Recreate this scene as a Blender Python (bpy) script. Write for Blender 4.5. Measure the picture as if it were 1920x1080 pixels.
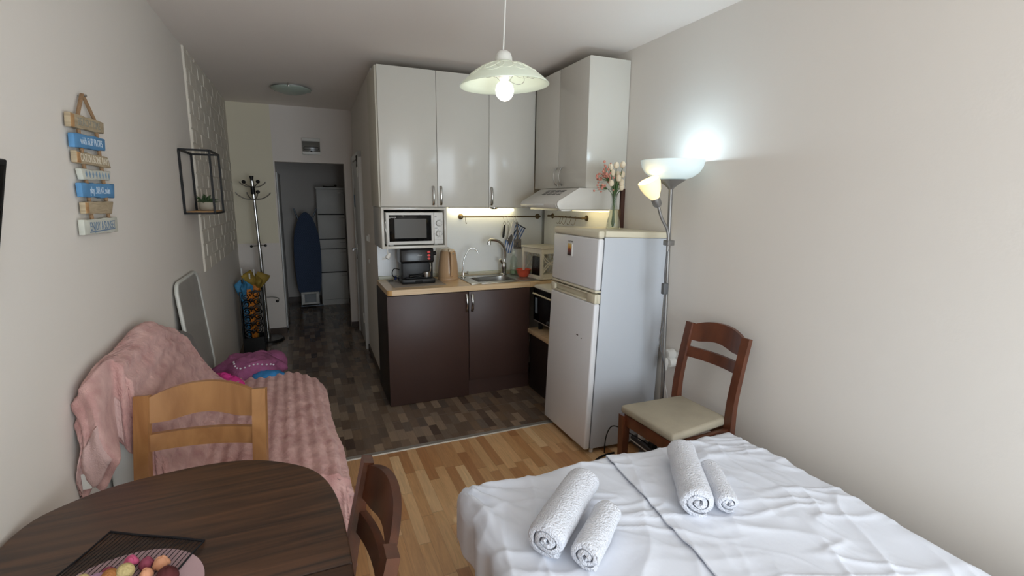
import bpy, bmesh, math, random
from mathutils import Vector, Matrix, noise
random.seed(7)
PI = math.pi
scn = bpy.context.scene
COL = scn.collection
for o in list(bpy.data.objects): bpy.data.objects.remove(o)

# ------------------------------------------------------------------ camera
cam = bpy.data.cameras.new('camera')
cam.sensor_width = 36.0
cam.lens = 915.47 / 1920 * 36
cam.clip_start = 0.02
co = bpy.data.objects.new('camera', cam); COL.objects.link(co)
Rv = Vector((0.9200863, -0.39160381, 0.0093622)); Uv = Vector((0.06116925, 0.16724438, 0.98401608)); Fv = Vector((0.38691022, 0.90480703, -0.17783338))
m = Matrix((Rv, Uv, -Fv)).transposed().to_4x4(); m.translation = Vector((0, 0, 1.5694))
co.matrix_world = m
scn.camera = co
# ------------------------------------------------------------------ world, daylight, exposure
W = bpy.data.worlds.new('sky'); scn.world = W; W.use_nodes = True
W.node_tree.nodes['Background'].inputs[0].default_value = (0.75, 0.86, 1.0, 1)
W.node_tree.nodes['Background'].inputs[1].default_value = 1.0
def lamp(name, kind, loc, energy, color=(1, 1, 1), **kw):
    l = bpy.data.lights.new(name, kind); l.energy = energy; l.color = color
    for k, v in kw.items(): setattr(l, k, v)
    o = bpy.data.objects.new(name, l); COL.objects.link(o); o.location = loc
    return o
day = lamp('daylight', 'AREA', (1.08, -1.72, 1.10), 102, (0.82, 0.92, 1.0), shape='RECTANGLE', size=1.8, size_y=2.1)
day.rotation_euler = (PI / 2, 0, 0)          # shines into the room through the balcony window (+y)
vs = scn.view_settings
vs.view_transform = 'Standard'; vs.look = 'None'; vs.gamma = 1; vs.exposure = 0.0; vs.use_curve_mapping = False

# ------------------------------------------------------------------ materials
def lin(c):
    return tuple(((v / 255) / 12.92 if v / 255 <= 0.04045 else ((v / 255 + 0.055) / 1.055) ** 2.4) for v in c)
MATS = {}
def mat(name, c, rough=0.5, metal=0.0, var=None, bump=None, spec=0.5, trans=0, alpha=1, coat=0, emit=None, sheen=0, ior=1.45, stretch=None):
    """principled material; var=(scale, amount) colour noise, bump=(scale, strength)"""
    if name in MATS: return MATS[name]
    M = bpy.data.materials.new(name); M.use_nodes = True
    nt = M.node_tree; N = nt.nodes; L = nt.links; b = N['Principled BSDF']
    c3 = lin(c)
    b.inputs['Base Color'].default_value = (*c3, 1); b.inputs['Roughness'].default_value = rough
    b.inputs['Metallic'].default_value = metal; b.inputs['Specular IOR Level'].default_value = spec
    b.inputs['Transmission Weight'].default_value = trans; b.inputs['IOR'].default_value = ior
    b.inputs['Alpha'].default_value = alpha; b.inputs['Coat Weight'].default_value = coat
    if sheen:
        b.inputs['Sheen Weight'].default_value = sheen; b.inputs['Sheen Roughness'].default_value = 0.4
        b.inputs['Sheen Tint'].default_value = (*[min(1, v * 1.6 + .05) for v in c3], 1)
    if emit:
        b.inputs['Emission Color'].default_value = (*lin(emit[0]), 1); b.inputs['Emission Strength'].default_value = emit[1]
    if var or bump:
        tc = N.new('ShaderNodeTexCoord'); mp = N.new('ShaderNodeMapping'); L.new(tc.outputs['Object'], mp.inputs[0])
        if stretch: mp.inputs['Scale'].default_value = stretch
    if var:
        n = N.new('ShaderNodeTexNoise'); n.inputs['Scale'].default_value = var[0]; n.inputs['Detail'].default_value = 4
        L.new(mp.outputs[0], n.inputs['Vector'])
        r = N.new('ShaderNodeValToRGB'); a = var[1]
        r.color_ramp.elements[0].color = (*[v * (1 - a) for v in c3], 1); r.color_ramp.elements[1].color = (*[min(1, v * (1 + a)) for v in c3], 1)
        r.color_ramp.elements[0].position = 0.3; r.color_ramp.elements[1].position = 0.7
        L.new(n.outputs[0], r.inputs[0]); L.new(r.outputs[0], b.inputs['Base Color'])
    if bump:
        n = N.new('ShaderNodeTexNoise'); n.inputs['Scale'].default_value = bump[0]; n.inputs['Detail'].default_value = 3
        L.new(mp.outputs[0], n.inputs['Vector'])
        bp = N.new('ShaderNodeBump'); bp.inputs['Strength'].default_value = bump[1]; bp.inputs['Distance'].default_value = 0.01
        L.new(n.outputs[0], bp.inputs['Height']); L.new(bp.outputs[0], b.inputs['Normal'])
    MATS[name] = M
    return M

def math_node(nt, op, a, b=None):
    n = nt.nodes.new('ShaderNodeMath'); n.operation = op
    for i, v in enumerate((a, b)):
        if v is None: continue
        if isinstance(v, (int, float)): n.inputs[i].default_value = v
        else: nt.links.new(v, n.inputs[i])
    return n.outputs[0]

def plank_mat(name, w, L0, cols, rough, grain=0.35, seam=0.35, coat=0.0):
    """strip flooring running along y: every strip piece has its own tone"""
    M = bpy.data.materials.new(name); M.use_nodes = True
    nt = M.node_tree; N = nt.nodes; L = nt.links; b = N['Principled BSDF']
    tc = N.new('ShaderNodeTexCoord'); sp = N.new('ShaderNodeSeparateXYZ'); L.new(tc.outputs['Object'], sp.inputs[0])
    X, Y = sp.outputs[0], sp.outputs[1]
    xs = math_node(nt, 'DIVIDE', X, w); i = math_node(nt, 'FLOOR', xs)
    wn = N.new('ShaderNodeTexWhiteNoise'); wn.noise_dimensions = '1D'; L.new(i, wn.inputs['W'])
    ys = math_node(nt, 'ADD', math_node(nt, 'DIVIDE', Y, L0), math_node(nt, 'MULTIPLY', wn.outputs[0], 7.3))
    j = math_node(nt, 'FLOOR', ys)
    cb = N.new('ShaderNodeCombineXYZ'); L.new(i, cb.inputs[0]); L.new(j, cb.inputs[1])
    w2 = N.new('ShaderNodeTexWhiteNoise'); w2.noise_dimensions = '2D'; L.new(cb.outputs[0], w2.inputs['Vector'])
    cr = N.new('ShaderNodeValToRGB'); cr.color_ramp.interpolation = 'LINEAR'
    el = cr.color_ramp.elements
    for k, c in enumerate(cols):
        p = k / (len(cols) - 1)
        e = el[0] if k == 0 else (el[len(el) - 1] if k == len(cols) - 1 else el.new(p))
        e.position = p; e.color = (*lin(c), 1)
    L.new(w2.outputs[0], cr.inputs[0])
    mp = N.new('ShaderNodeMapping'); mp.inputs['Scale'].default_value = (60, 5, 1)
    ad = N.new('ShaderNodeVectorMath'); ad.operation = 'ADD'; L.new(tc.outputs['Object'], ad.inputs[0]); L.new(w2.outputs[1], ad.inputs[1])
    L.new(ad.outputs[0], mp.inputs[0])
    nz = N.new('ShaderNodeTexNoise'); nz.inputs['Scale'].default_value = 1; nz.inputs['Detail'].default_value = 5; nz.inputs['Distortion'].default_value = 1.2
    L.new(mp.outputs[0], nz.inputs['Vector'])
    g = math_node(nt, 'ADD', math_node(nt, 'MULTIPLY', math_node(nt, 'SUBTRACT', nz.outputs[0], 0.5), grain * 2), 1.0)
    fx = math_node(nt, 'SUBTRACT', xs, i); fy = math_node(nt, 'SUBTRACT', ys, j)
    ex = math_node(nt, 'LESS_THAN', fx, 0.025); ey = math_node(nt, 'LESS_THAN', fy, 0.008)
    s = math_node(nt, 'SUBTRACT', 1.0, math_node(nt, 'MULTIPLY', math_node(nt, 'MAXIMUM', ex, ey), seam))
    mul = N.new('ShaderNodeMix'); mul.data_type = 'RGBA'; mul.blend_type = 'MULTIPLY'; mul.inputs[0].default_value = 1
    cc = N.new('ShaderNodeCombineColor'); v = math_node(nt, 'MULTIPLY', g, s)
    for k in range(3): L.new(v, cc.inputs[k])
    L.new(cr.outputs[0], mul.inputs[6]); L.new(cc.outputs[0], mul.inputs[7]); L.new(mul.outputs[2], b.inputs['Base Color'])
    b.inputs['Roughness'].default_value = rough; b.inputs['Coat Weight'].default_value = coat
    MATS[name] = M
    return M

def wood_mat(name, c1, c2, rough=0.4, scale=(2, 30, 30), dist=1.5, coat=0.0):
    M = bpy.data.materials.new(name); M.use_nodes = True
    nt = M.node_tree; N = nt.nodes; L = nt.links; b = N['Principled BSDF']
    tc = N.new('ShaderNodeTexCoord'); mp = N.new('ShaderNodeMapping'); mp.inputs['Scale'].default_value = scale
    L.new(tc.outputs['Object'], mp.inputs[0])
    n = N.new('ShaderNodeTexNoise'); n.inputs['Scale'].default_value = 1; n.inputs['Detail'].default_value = 5; n.inputs['Distortion'].default_value = dist
    L.new(mp.outputs[0], n.inputs['Vector'])
    r = N.new('ShaderNodeValToRGB'); r.color_ramp.elements[0].position = 0.3; r.color_ramp.elements[1].position = 0.68
    r.color_ramp.elements[0].color = (*lin(c1), 1); r.color_ramp.elements[1].color = (*lin(c2), 1)
    L.new(n.outputs[0], r.inputs[0]); L.new(r.outputs[0], b.inputs['Base Color'])
    b.inputs['Roughness'].default_value = rough; b.inputs['Coat Weight'].default_value = coat; b.inputs['Coat Roughness'].default_value = 0.2
    MATS[name] = M
    return M

def stripe_mat(name, c1, c2, period, duty, rough=0.8, axis=(1, 0, 0)):
    M = bpy.data.materials.new(name); M.use_nodes = True
    nt = M.node_tree; N = nt.nodes; L = nt.links; b = N['Principled BSDF']
    tc = N.new('ShaderNodeTexCoord'); d = N.new('ShaderNodeVectorMath'); d.operation = 'DOT_PRODUCT'; d.inputs[1].default_value = axis
    L.new(tc.outputs['Object'], d.inputs[0])
    f = math_node(nt, 'FRACT', math_node(nt, 'DIVIDE', d.outputs['Value'], period))
    s = math_node(nt, 'LESS_THAN', f, duty)
    mx = N.new('ShaderNodeMix'); mx.data_type = 'RGBA'; L.new(s, mx.inputs[0])
    mx.inputs[6].default_value = (*lin(c1), 1); mx.inputs[7].default_value = (*lin(c2), 1)
    L.new(mx.outputs[2], b.inputs['Base Color']); b.inputs['Roughness'].default_value = rough
    MATS[name] = M
    return M

WALL = mat('wall_paint', (229, 222, 213), 0.85, bump=(90, 0.04))
CEIL = mat('ceiling_paint', (245, 236, 228), 0.9)
WHITE = mat('white_laminate', (210, 206, 196), 0.18, spec=0.5)
WHITEM = mat('white_matt', (225, 224, 220), 0.45)
PLASTIC = mat('white_plastic', (226, 224, 218), 0.35)
CHROME = mat('chrome', (200, 200, 198), 0.18, 1.0)
STEEL = mat('brushed_steel', (176, 174, 170), 0.32, 1.0)
GREYMETAL = mat('grey_metal_paint', (140, 138, 135), 0.38, 0.6)
BRONZE = mat('antique_bronze', (112, 96, 72), 0.38, 0.85)
BLACK = mat('black_plastic', (20, 20, 21), 0.4)
BLACKGLOSS = mat('black_glass', (10, 10, 11), 0.08, spec=.25)
RUBBER = mat('black_rubber', (14, 14, 14), 0.8)
GLASS = mat('clear_glass', (240, 248, 245), 0.02, trans=1.0, ior=1.45)

def thin_glass(name, tint, gloss):
    M = bpy.data.materials.new(name); M.use_nodes = True; n = M.node_tree; n.nodes.remove(n.nodes['Principled BSDF'])
    t = n.nodes.new('ShaderNodeBsdfTransparent'); t.inputs[0].default_value = (*lin(tint), 1)
    g = n.nodes.new('ShaderNodeBsdfGlossy'); g.inputs['Roughness'].default_value = .04
    lw = n.nodes.new('ShaderNodeLayerWeight'); lw.inputs[0].default_value = .35
    m_ = n.nodes.new('ShaderNodeMixShader'); k = math_node(n, 'ADD', math_node(n, 'MULTIPLY', lw.outputs['Facing'], gloss), .04)
    n.links.new(k, m_.inputs[0]); n.links.new(t.outputs[0], m_.inputs[1]); n.links.new(g.outputs[0], m_.inputs[2]); n.links.new(m_.outputs[0], n.nodes['Material Output'].inputs[0])
    MATS[name] = M; return M
# ------------------------------------------------------------------ mesh builder
class B:
    def __init__(s): s.bm = bmesh.new()
    def merge(s, t, mx=None):
        me = bpy.data.meshes.new('tmp'); 
        if mx is not None: bmesh.ops.transform(t, matrix=mx, verts=t.verts)
        t.to_mesh(me); t.free(); s.bm.from_mesh(me); bpy.data.meshes.remove(me); return s
    def box(s, x0, x1, y0, y1, z0, z1, bev=0, seg=2, mx=None):
        t = bmesh.new(); bmesh.ops.create_cube(t, size=1)
        for v in t.verts: v.co = Vector(((x0 + x1) / 2 + v.co.x * (x1 - x0), (y0 + y1) / 2 + v.co.y * (y1 - y0), (z0 + z1) / 2 + v.co.z * (z1 - z0)))
        if bev: bmesh.ops.bevel(t, geom=t.edges[:], offset=bev, segments=seg, affect='EDGES', profile=0.5)
        return s.merge(t, mx)
    def prism(s, poly, axis, a0, a1, bev=0, mx=None, seg=2):
        t = bmesh.new(); a, b = [], []
        for (p, q) in poly:
            f = {'x': lambda w: (w, p, q), 'y': lambda w: (p, w, q), 'z': lambda w: (p, q, w)}[axis]
            a.append(t.verts.new(f(a0))); b.append(t.verts.new(f(a1)))
        n = len(poly); t.faces.new(a); t.faces.new(b[::-1])
        for i in range(n): t.faces.new((a[i], b[i], b[(i + 1) % n], a[(i + 1) % n]))
        bmesh.ops.recalc_face_normals(t, faces=t.faces)
        if bev:
            es = [e for e in t.edges if len(e.link_faces) == 2 and e.calc_face_angle(0) > 0.6]
            bmesh.ops.bevel(t, geom=es, offset=bev, segments=seg, affect='EDGES', profile=0.5)
        return s.merge(t, mx)
    def cyl(s, p0, p1, r0, r1=None, n=20): return s.tube([p0, p1], [r0, r0 if r1 is None else r1], n)
    def tube(s, pts, r, n=10, closed=False, flat=1.0, up=None):
        pts = [Vector(p) for p in pts]; k = len(pts)
        rs = r if isinstance(r, (list, tuple)) else [r] * k
        rings = []; pn = None
        for i, p in enumerate(pts):
            if closed: d = pts[(i + 1) % k] - pts[i - 1]
            else: d = pts[min(i + 1, k - 1)] - pts[max(i - 1, 0)]
            d.normalize()
            if pn is None:
                a = Vector(up) if up else (Vector((0, 0, 1)) if abs(d.z) < 0.9 else Vector((1, 0, 0)))
                pn = a
            nn = pn - d * pn.dot(d)
            if nn.length < 1e-6: nn = d.orthogonal()
            nn.normalize(); bb = d.cross(nn); pn = nn
            rings.append([s.bm.verts.new(p + nn * math.cos(2 * PI * q / n) * rs[i] + bb * math.sin(2 * PI * q / n) * rs[i] * flat) for q in range(n)])
        for i in range(k if closed else k - 1):
            A, Bq = rings[i], rings[(i + 1) % k]
            for q in range(n): s.bm.faces.new((A[q], A[(q + 1) % n], Bq[(q + 1) % n], Bq[q]))
        if not closed:
            s.bm.faces.new(rings[0][::-1]); s.bm.faces.new(rings[-1])
        return s
    def bar(s, pts, w, d, up=(0, 1, 0)):
        """rectangular section swept along pts: w across, d along 'up'"""
        pts = [Vector(p) for p in pts]; k = len(pts); rings = []
        for i, p in enumerate(pts):
            t = (pts[min(i + 1, k - 1)] - pts[max(i - 1, 0)]).normalized()
            u = Vector(up); u = (u - t * u.dot(t)).normalized(); v = t.cross(u)
            ww = w[i] if isinstance(w, (list, tuple)) else w; dd = d[i] if isinstance(d, (list, tuple)) else d
            rings.append([s.bm.verts.new(p + v * a * ww / 2 + u * b * dd / 2) for a, b in ((-1, -1), (1, -1), (1, 1), (-1, 1))])
        for i in range(k - 1):
            for q in range(4): s.bm.faces.new((rings[i][q], rings[i][(q + 1) % 4], rings[i + 1][(q + 1) % 4], rings[i + 1][q]))
        s.bm.faces.new(rings[0][::-1]); s.bm.faces.new(rings[-1])
        return s
    def lathe(s, prof, c=(0, 0, 0), n=36, mx=None):
        t = bmesh.new(); rings = []
        for (r, z) in prof:
            if r < 1e-6: rings.append([t.verts.new((0, 0, z))])
            else: rings.append([t.verts.new((r * math.cos(2 * PI * q / n), r * math.sin(2 * PI * q / n), z)) for q in range(n)])
        for A, Bq in zip(rings, rings[1:]):
            for q in range(n):
                a, b2 = A[q % len(A)], A[(q + 1) % len(A)]; c2, d2 = Bq[(q + 1) % len(Bq)], Bq[q % len(Bq)]
                f = []
                for v in (a, b2, c2, d2):
                    if v not in f: f.append(v)
                if len(f) > 2: t.faces.new(f)
        bmesh.ops.recalc_face_normals(t, faces=t.faces)
        M4 = Matrix.Translation(c) @ (mx if mx is not None else Matrix())
        return s.merge(t, M4)
    def sph(s, c, r, u=16, v=10, mx=None):
        t = bmesh.new(); bmesh.ops.create_uvsphere(t, u_segments=u, v_segments=v, radius=1)
        rr = (r, r, r) if isinstance(r, (int, float)) else r
        M4 = Matrix.Translation(c) @ (mx if mx is not None else Matrix()) @ Matrix.Diagonal((*rr, 1))
        return s.merge(t, M4)
    def torus(s, c, R, r, axis='z', n=28, k=8, mx=None):
        f = {'z': lambda a: (math.cos(a), math.sin(a), 0), 'y': lambda a: (math.cos(a), 0, math.sin(a)), 'x': lambda a: (0, math.cos(a), math.sin(a))}[axis]
        pts = [Vector(c) + Vector(f(2 * PI * i / n)) * R for i in range(n)]
        return s.tube(pts, r, k, True, up={'z': (0, 0, 1), 'y': (0, 1, 0), 'x': (1, 0, 0)}[axis])
    def grid(s, nu, nv, f):
        V = [[s.bm.verts.new(f(i / (nu - 1), j / (nv - 1))) for j in range(nv)] for i in range(nu)]
        for i in range(nu - 1):
            for j in range(nv - 1): s.bm.faces.new((V[i][j], V[i + 1][j], V[i + 1][j + 1], V[i][j + 1]))
        return s
    def text(s, txt, size, mx, depth=0.0006, align='CENTER', shear=0.0, sx=1.0):
        cu = bpy.data.curves.new('txt', 'FONT'); cu.body = txt; cu.size = size; cu.extrude = depth; cu.align_x = align; cu.align_y = 'CENTER'
        cu.shear = shear; cu.resolution_u = 3
        ob = bpy.data.objects.new('txt', cu); COL.objects.link(ob)
        dg = bpy.context.evaluated_depsgraph_get(); me = bpy.data.meshes.new_from_object(ob.evaluated_get(dg))
        t = bmesh.new(); t.from_mesh(me); bpy.data.objects.remove(ob); bpy.data.curves.remove(cu); bpy.data.meshes.remove(me)
        bmesh.ops.transform(t, matrix=Matrix.Diagonal((sx, 1, 1, 1)), verts=t.verts)
        return s.merge(t, mx)
    def done(s, name, M, parent=None, smooth=True, ang=40, solid=0, world=False, sub=0):
        me = bpy.data.meshes.new(name)
        if world and parent is not None:
            bmesh.ops.transform(s.bm, matrix=XF[parent.name].inverted(), verts=s.bm.verts)
        bmesh.ops.recalc_face_normals(s.bm, faces=s.bm.faces) if not solid else None
        s.bm.to_mesh(me); s.bm.free(); me.materials.append(M)
        if smooth:
            for p in me.polygons: p.use_smooth = True
            me.set_sharp_from_angle(angle=math.radians(ang))
        o = bpy.data.objects.new(name, me); COL.objects.link(o)
        if parent is not None: o.parent = parent; XF[o.name] = XF[parent.name]
        else: XF[o.name] = Matrix()
        if solid:
            md = o.modifiers.new('thickness', 'SOLIDIFY'); md.thickness = solid; md.offset = 0
        if sub:
            md = o.modifiers.new('sub', 'SUBSURF'); md.levels = sub; md.render_levels = sub
        return o
XF = {}
def tag(o, label, cat, group=None):
    o['label'] = label; o['category'] = cat
    if group: o['group'] = group
    return o
def thing(name, label, cat, loc=(0, 0, 0), rot=(0, 0, 0), group=None):
    o = bpy.data.objects.new(name, None); COL.objects.link(o); o.location = loc
    if isinstance(rot, (int, float)): rot = (0, 0, rot)
    o.rotation_euler = rot; o.empty_display_size = 0.05
    from mathutils import Euler
    XF[o.name] = Matrix.Translation(loc) @ Euler(rot).to_matrix().to_4x4()
    return tag(o, label, cat, group)
def st(o):
    o['kind'] = 'structure'; return o
def kids(o): return [c for c in bpy.data.objects if c.parent == o]
def dup(o, loc=None, rot=None, label=None, parent=None):
    c = o.copy(); COL.objects.link(c)
    if parent is not None: c.parent = parent
    if loc is not None: c.location = loc
    if rot is not None: c.rotation_euler = (0, 0, rot)
    if label: c['label'] = label
    for k in kids(o): dup(k, parent=c)
    return c
def nz(x, y, z=0.0): return noise.noise(Vector((x, y, z)))
def smooth01(t): t = max(0, min(1, t)); return t * t * (3 - 2 * t)
def spline(P, n=8):
    """Catmull-Rom through P"""
    P = [Vector(p) for p in P]; out = []
    for i in range(len(P) - 1):
        a, b, c, d = P[max(i - 1, 0)], P[i], P[i + 1], P[min(i + 2, len(P) - 1)]
        for k in range(n):
            t = k / n
            out.append(0.5 * ((2 * b) + (c - a) * t + (2 * a - 5 * b + 4 * c - d) * t * t + (3 * b - a - 3 * c + d) * t ** 3))
    out.append(P[-1]); return out

XL, XR, ZC, YK, YF = -0.674, 2.10, 2.566, 4.148, 6.166
# ================================================================== SETTING
LAM = plank_mat('oak_laminate', 0.0575, 0.42, [(168, 116, 74), (196, 146, 98), (220, 178, 130), (180, 128, 82), (234, 200, 154), (206, 162, 114)], 0.3, 0.3, 0.3, 0.15)
TIL = plank_mat('block_tile', 0.056, 0.15, [(82, 66, 56), (140, 118, 98), (104, 88, 76), (158, 136, 114), (96, 86, 78), (130, 106, 84)], 0.22, 0.25, 0.25, 0.1)
st(B().box(XL - .1, XR + .1, -1.7, 2.914, -0.1, 0).done('floor', LAM, smooth=False))
st(B().box(XL - .1, XR + .1, 2.914, 8.2, -0.1, 0).done('floor_kitchen', TIL, smooth=False))
ALU = mat('aluminium_strip', (196, 192, 184), 0.4, 0.7)
st(B().prism([(2.892, 0), (2.936, 0), (2.93, .006), (2.898, .006)], 'x', XL, 1.98, 0).done('trim_1', ALU))
GROUT = mat('tile_grout', (120, 106, 92), 0.7)
g = B()
for yy in (3.32, 3.77, 4.22, 4.67, 5.12, 5.57): g.box(XL, .56 if yy > 3.5 else 1.69, yy - .0015, yy + .0015, 0, .0006)
st(g.done('trim_2', GROUT, smooth=False))
st(B().box(XL - .1, XR + .1, -1.7, 8.2, ZC, ZC + .1).done('ceiling', CEIL, smooth=False))
st(B().box(XL - .1, XL, -1.7, YF + .1, 0, ZC).done('wall_left', WALL, smooth=False))
st(B().box(XR, XR + .1, -1.7, YK + .1, 0, ZC).done('wall_right', WALL, smooth=False))
# back wall with the balcony window (behind the camera)
wx0, wx1, wz0, wz1 = 0.15, 2.0, 0.06, 2.2
st(B().box(XL - .1, wx0, -1.7, -1.6, 0, ZC).box(wx1, XR + .1, -1.7, -1.6, 0, ZC).box(wx0, wx1, -1.7, -1.6, 0, wz0).box(wx0, wx1, -1.7, -1.6, wz1, ZC).done('wall_back', WALL, smooth=False))
wf = B()
for a, b_ in ((wx0, wx0 + .06), (1.04, 1.12), (wx1 - .06, wx1)): wf.box(a, b_, -1.68, -1.62, wz0, wz1, .006)
wf.box(wx0, wx1, -1.68, -1.62, wz0, wz0 + .06, .006).box(wx0, wx1, -1.68, -1.62, wz1 - .06, wz1, .006)
w1 = st(wf.done('window_1', PLASTIC, smooth=False))
PM = bpy.data.materials.new('window_pane'); PM.use_nodes = True
_n = PM.node_tree; _n.nodes.remove(_n.nodes['Principled BSDF'])
_t = _n.nodes.new('ShaderNodeBsdfTransparent'); _g = _n.nodes.new('ShaderNodeBsdfGlossy'); _g.inputs['Roughness'].default_value = 0.02
_m = _n.nodes.new('ShaderNodeMixShader'); _m.inputs[0].default_value = 0.06
_n.links.new(_t.outputs[0], _m.inputs[1]); _n.links.new(_g.outputs[0], _m.inputs[2]); _n.links.new(_m.outputs[0], _n.nodes['Material Output'].inputs[0])
B().box(wx0 + .06, 1.04, -1.652, -1.648, wz0 + .06, wz1 - .06).box(1.12, wx1 - .06, -1.652, -1.648, wz0 + .06, wz1 - .06).done('window_pane', PM, w1, smooth=False)
# kitchen back wall and hallway partition
st(B().box(.565, XR + .1, YK, YK + .1, 0, ZC).done('wall_kitchen', WALL, smooth=False))
st(B().prism([(.556, YK), (.70, YK), (.70, YF + .1), (.594, YF + .1)], 'z', 0, ZC).done('wall_hallway', WALL, smooth=False))
# far wall with opening: yellowish paint field on the left above 1.06 m
FW = bpy.data.materials.new('far_wall_paint'); FW.use_nodes = True
nt = FW.node_tree; tc = nt.nodes.new('ShaderNodeTexCoord'); sp = nt.nodes.new('ShaderNodeSeparateXYZ'); nt.links.new(tc.outputs['Object'], sp.inputs[0])
k = math_node(nt, 'MULTIPLY', math_node(nt, 'LESS_THAN', sp.outputs[0], -0.258), math_node(nt, 'GREATER_THAN', sp.outputs[2], 1.06))
mx = nt.nodes.new('ShaderNodeMix'); mx.data_type = 'RGBA'; nt.links.new(k, mx.inputs[0])
mx.inputs[6].default_value = (*lin((230, 221, 213)), 1); mx.inputs[7].default_value = (*lin((230, 221, 198)), 1)
nt.links.new(mx.outputs[2], nt.nodes['Principled BSDF'].inputs['Base Color']); nt.nodes['Principled BSDF'].inputs['Roughness'].default_value = 0.85
dx0, dx1, dz = -0.244, 0.487, 1.963
st(B().box(XL, dx0, YF, YF + .1, 0, ZC).box(dx1, .60, YF, YF + .1, 0, ZC).box(dx0, dx1, YF, YF + .1, dz, ZC).done('wall_far', FW, smooth=False))
SKIRT = mat('dark_skirting', (74, 60, 50), 0.4, var=(8, .2))
st(B().box(-.42, dx0, YF - .012, YF, 0, .068).box(dx1, .585, YF - .012, YF, 0, .068).box(dx0 - .0, dx0 + .006, YF, YF + .1, 0, .06).done('baseboard_far', SKIRT, smooth=False))
st(B().prism([(.544, 4.16), (.556, 4.16), (.575, 5.16), (.563, 5.16)], 'z', 0, .06).done('baseboard_hallway', SKIRT, smooth=False))
# closet behind the opening
CLO = mat('closet_paint', (216, 210, 204), 0.9)
st(B().box(-.42, .70, 8.05, 8.15, 0, ZC).done('wall_closet_back', CLO, smooth=False))
st(B().box(-.42, -.32, YF + .1, 8.05, 0, ZC).done('wall_closet_left', CLO, smooth=False))
st(B().box(.62, .72, YF + .1, 8.05, 0, ZC).done('wall_closet_right', CLO, smooth=False))
st(B().box(-.32, .62, 8.036, 8.05, 0, .075).done('baseboard_closet', SKIRT, smooth=False))
# white reveal strip and dark gasket beside the opening + sliding door folded back into the closet
d2 = st(B().box(-.300, -.262, YF + .13, 7.15, .02, 1.90, .004).done('door_2', WHITEM))
B().box(-.262, -.248, YF + .13, 7.12, .02, 1.86).done('door_gasket', RUBBER, d2, smooth=False)
B().box(-.248, -.232, YF + .16, 7.10, .02, 1.86, .003).done('door_panel', WHITEM, d2)
# bathroom door in the hallway partition
ang = -math.atan2(.038, YF - YK)
d1 = B()
P0 = Vector((.575, 5.16, 0)); 
RM = Matrix.Translation(P0) @ Matrix.Rotation(ang, 4, 'Z')
for a, b_, z0, z1 in ((0, .06, 0, 2.03), (.78, .84, 0, 2.03), (0, .84, 1.97, 2.03)): d1.box(-.035, .02, a, b_, z0, z1, .004, mx=RM)
d1 = st(d1.done('door_1', WHITEM))
B().box(-.022, .015, .065, .775, .012, 1.965, .003, mx=RM).box(-.026, .0, .16, .68, .25, 1.0, .003, mx=RM).box(-.026, .0, .16, .68, 1.1, 1.85, .003, mx=RM).done('door_leaf', WHITEM, d1)
dh = B().box(-.03, -.02, .69, .74, .88, 1.06, .003, mx=RM).tube([RM @ Vector(p) for p in ((-.025, .715, 1.0), (-.07, .715, 1.0), (-.075, .70, 1.0), (-.075, .60, .995))], .009, 10)
dh.done('door_handle', CHROME, d1)
hh = B()
for z in (.28, 1.78): hh.cyl(RM @ Vector((-.036, .062, z)), RM @ Vector((-.036, .062, z + .1)), .009, n=10)
hh.done('hinge', PLASTIC, d1)

# ------------------------------------------------------------------ brick strip on the left wall
BRK = mat('white_brick', (224, 216, 202), 0.9, var=(6, .05), bump=(30, .2))
b = B(); random.seed(3)
b.box(XL, XL + .0112, 4.085, 6.05, 1.035, ZC)
row = 0; z = 1.037
while z < ZC - .01:
    zt = min(z + .092, ZC - .001); y = 4.085 - (.115 if row % 2 else 0)
    while y < 6.05:
        y1 = min(y + .222, 6.05); ya = max(y, 4.085)
        if y1 - ya > .02: b.box(XL, XL + .014 + random.uniform(-.002, .003), ya + .002, y1 - .006, z, zt, .004, 1)
        y += .23
    z += .1; row += 1
st(b.done('trim_3', BRK, smooth=False))

# ================================================================== KITCHEN
BROWN = mat('brown_front', (70, 50, 44), 0.42, var=(3, .06), bump=(120, .02), stretch=(1, 1, .1))
BROWND = mat('brown_carcass', (44, 32, 28), 0.5)
BEECHTOP = wood_mat('beech_worktop', (214, 180, 136), (232, 204, 164), 0.28, (1.5, 22, 22))
BEECHEDGE = wood_mat('beech_edge', (196, 150, 92), (210, 168, 112), 0.35, (2, 30, 30))
def bow_handle(p, along, out, L, h, parent, name='handle', M=None, r=.005, world=True):
    """thin bow handle centred at p"""
    p, a, o_ = Vector(p), Vector(along), Vector(out); pts = []
    for i in range(13):
        t = i / 12; pts.append(p + a * (t - .5) * L + o_ * (h * math.sin(PI * t) ** .6))
    rr = [r * (1.5 - .7 * math.sin(PI * i / 12)) for i in range(13)]
    return B().tube(pts, rr, 8, flat=1.6).done(name, M or CHROME, parent, world=world)
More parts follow.
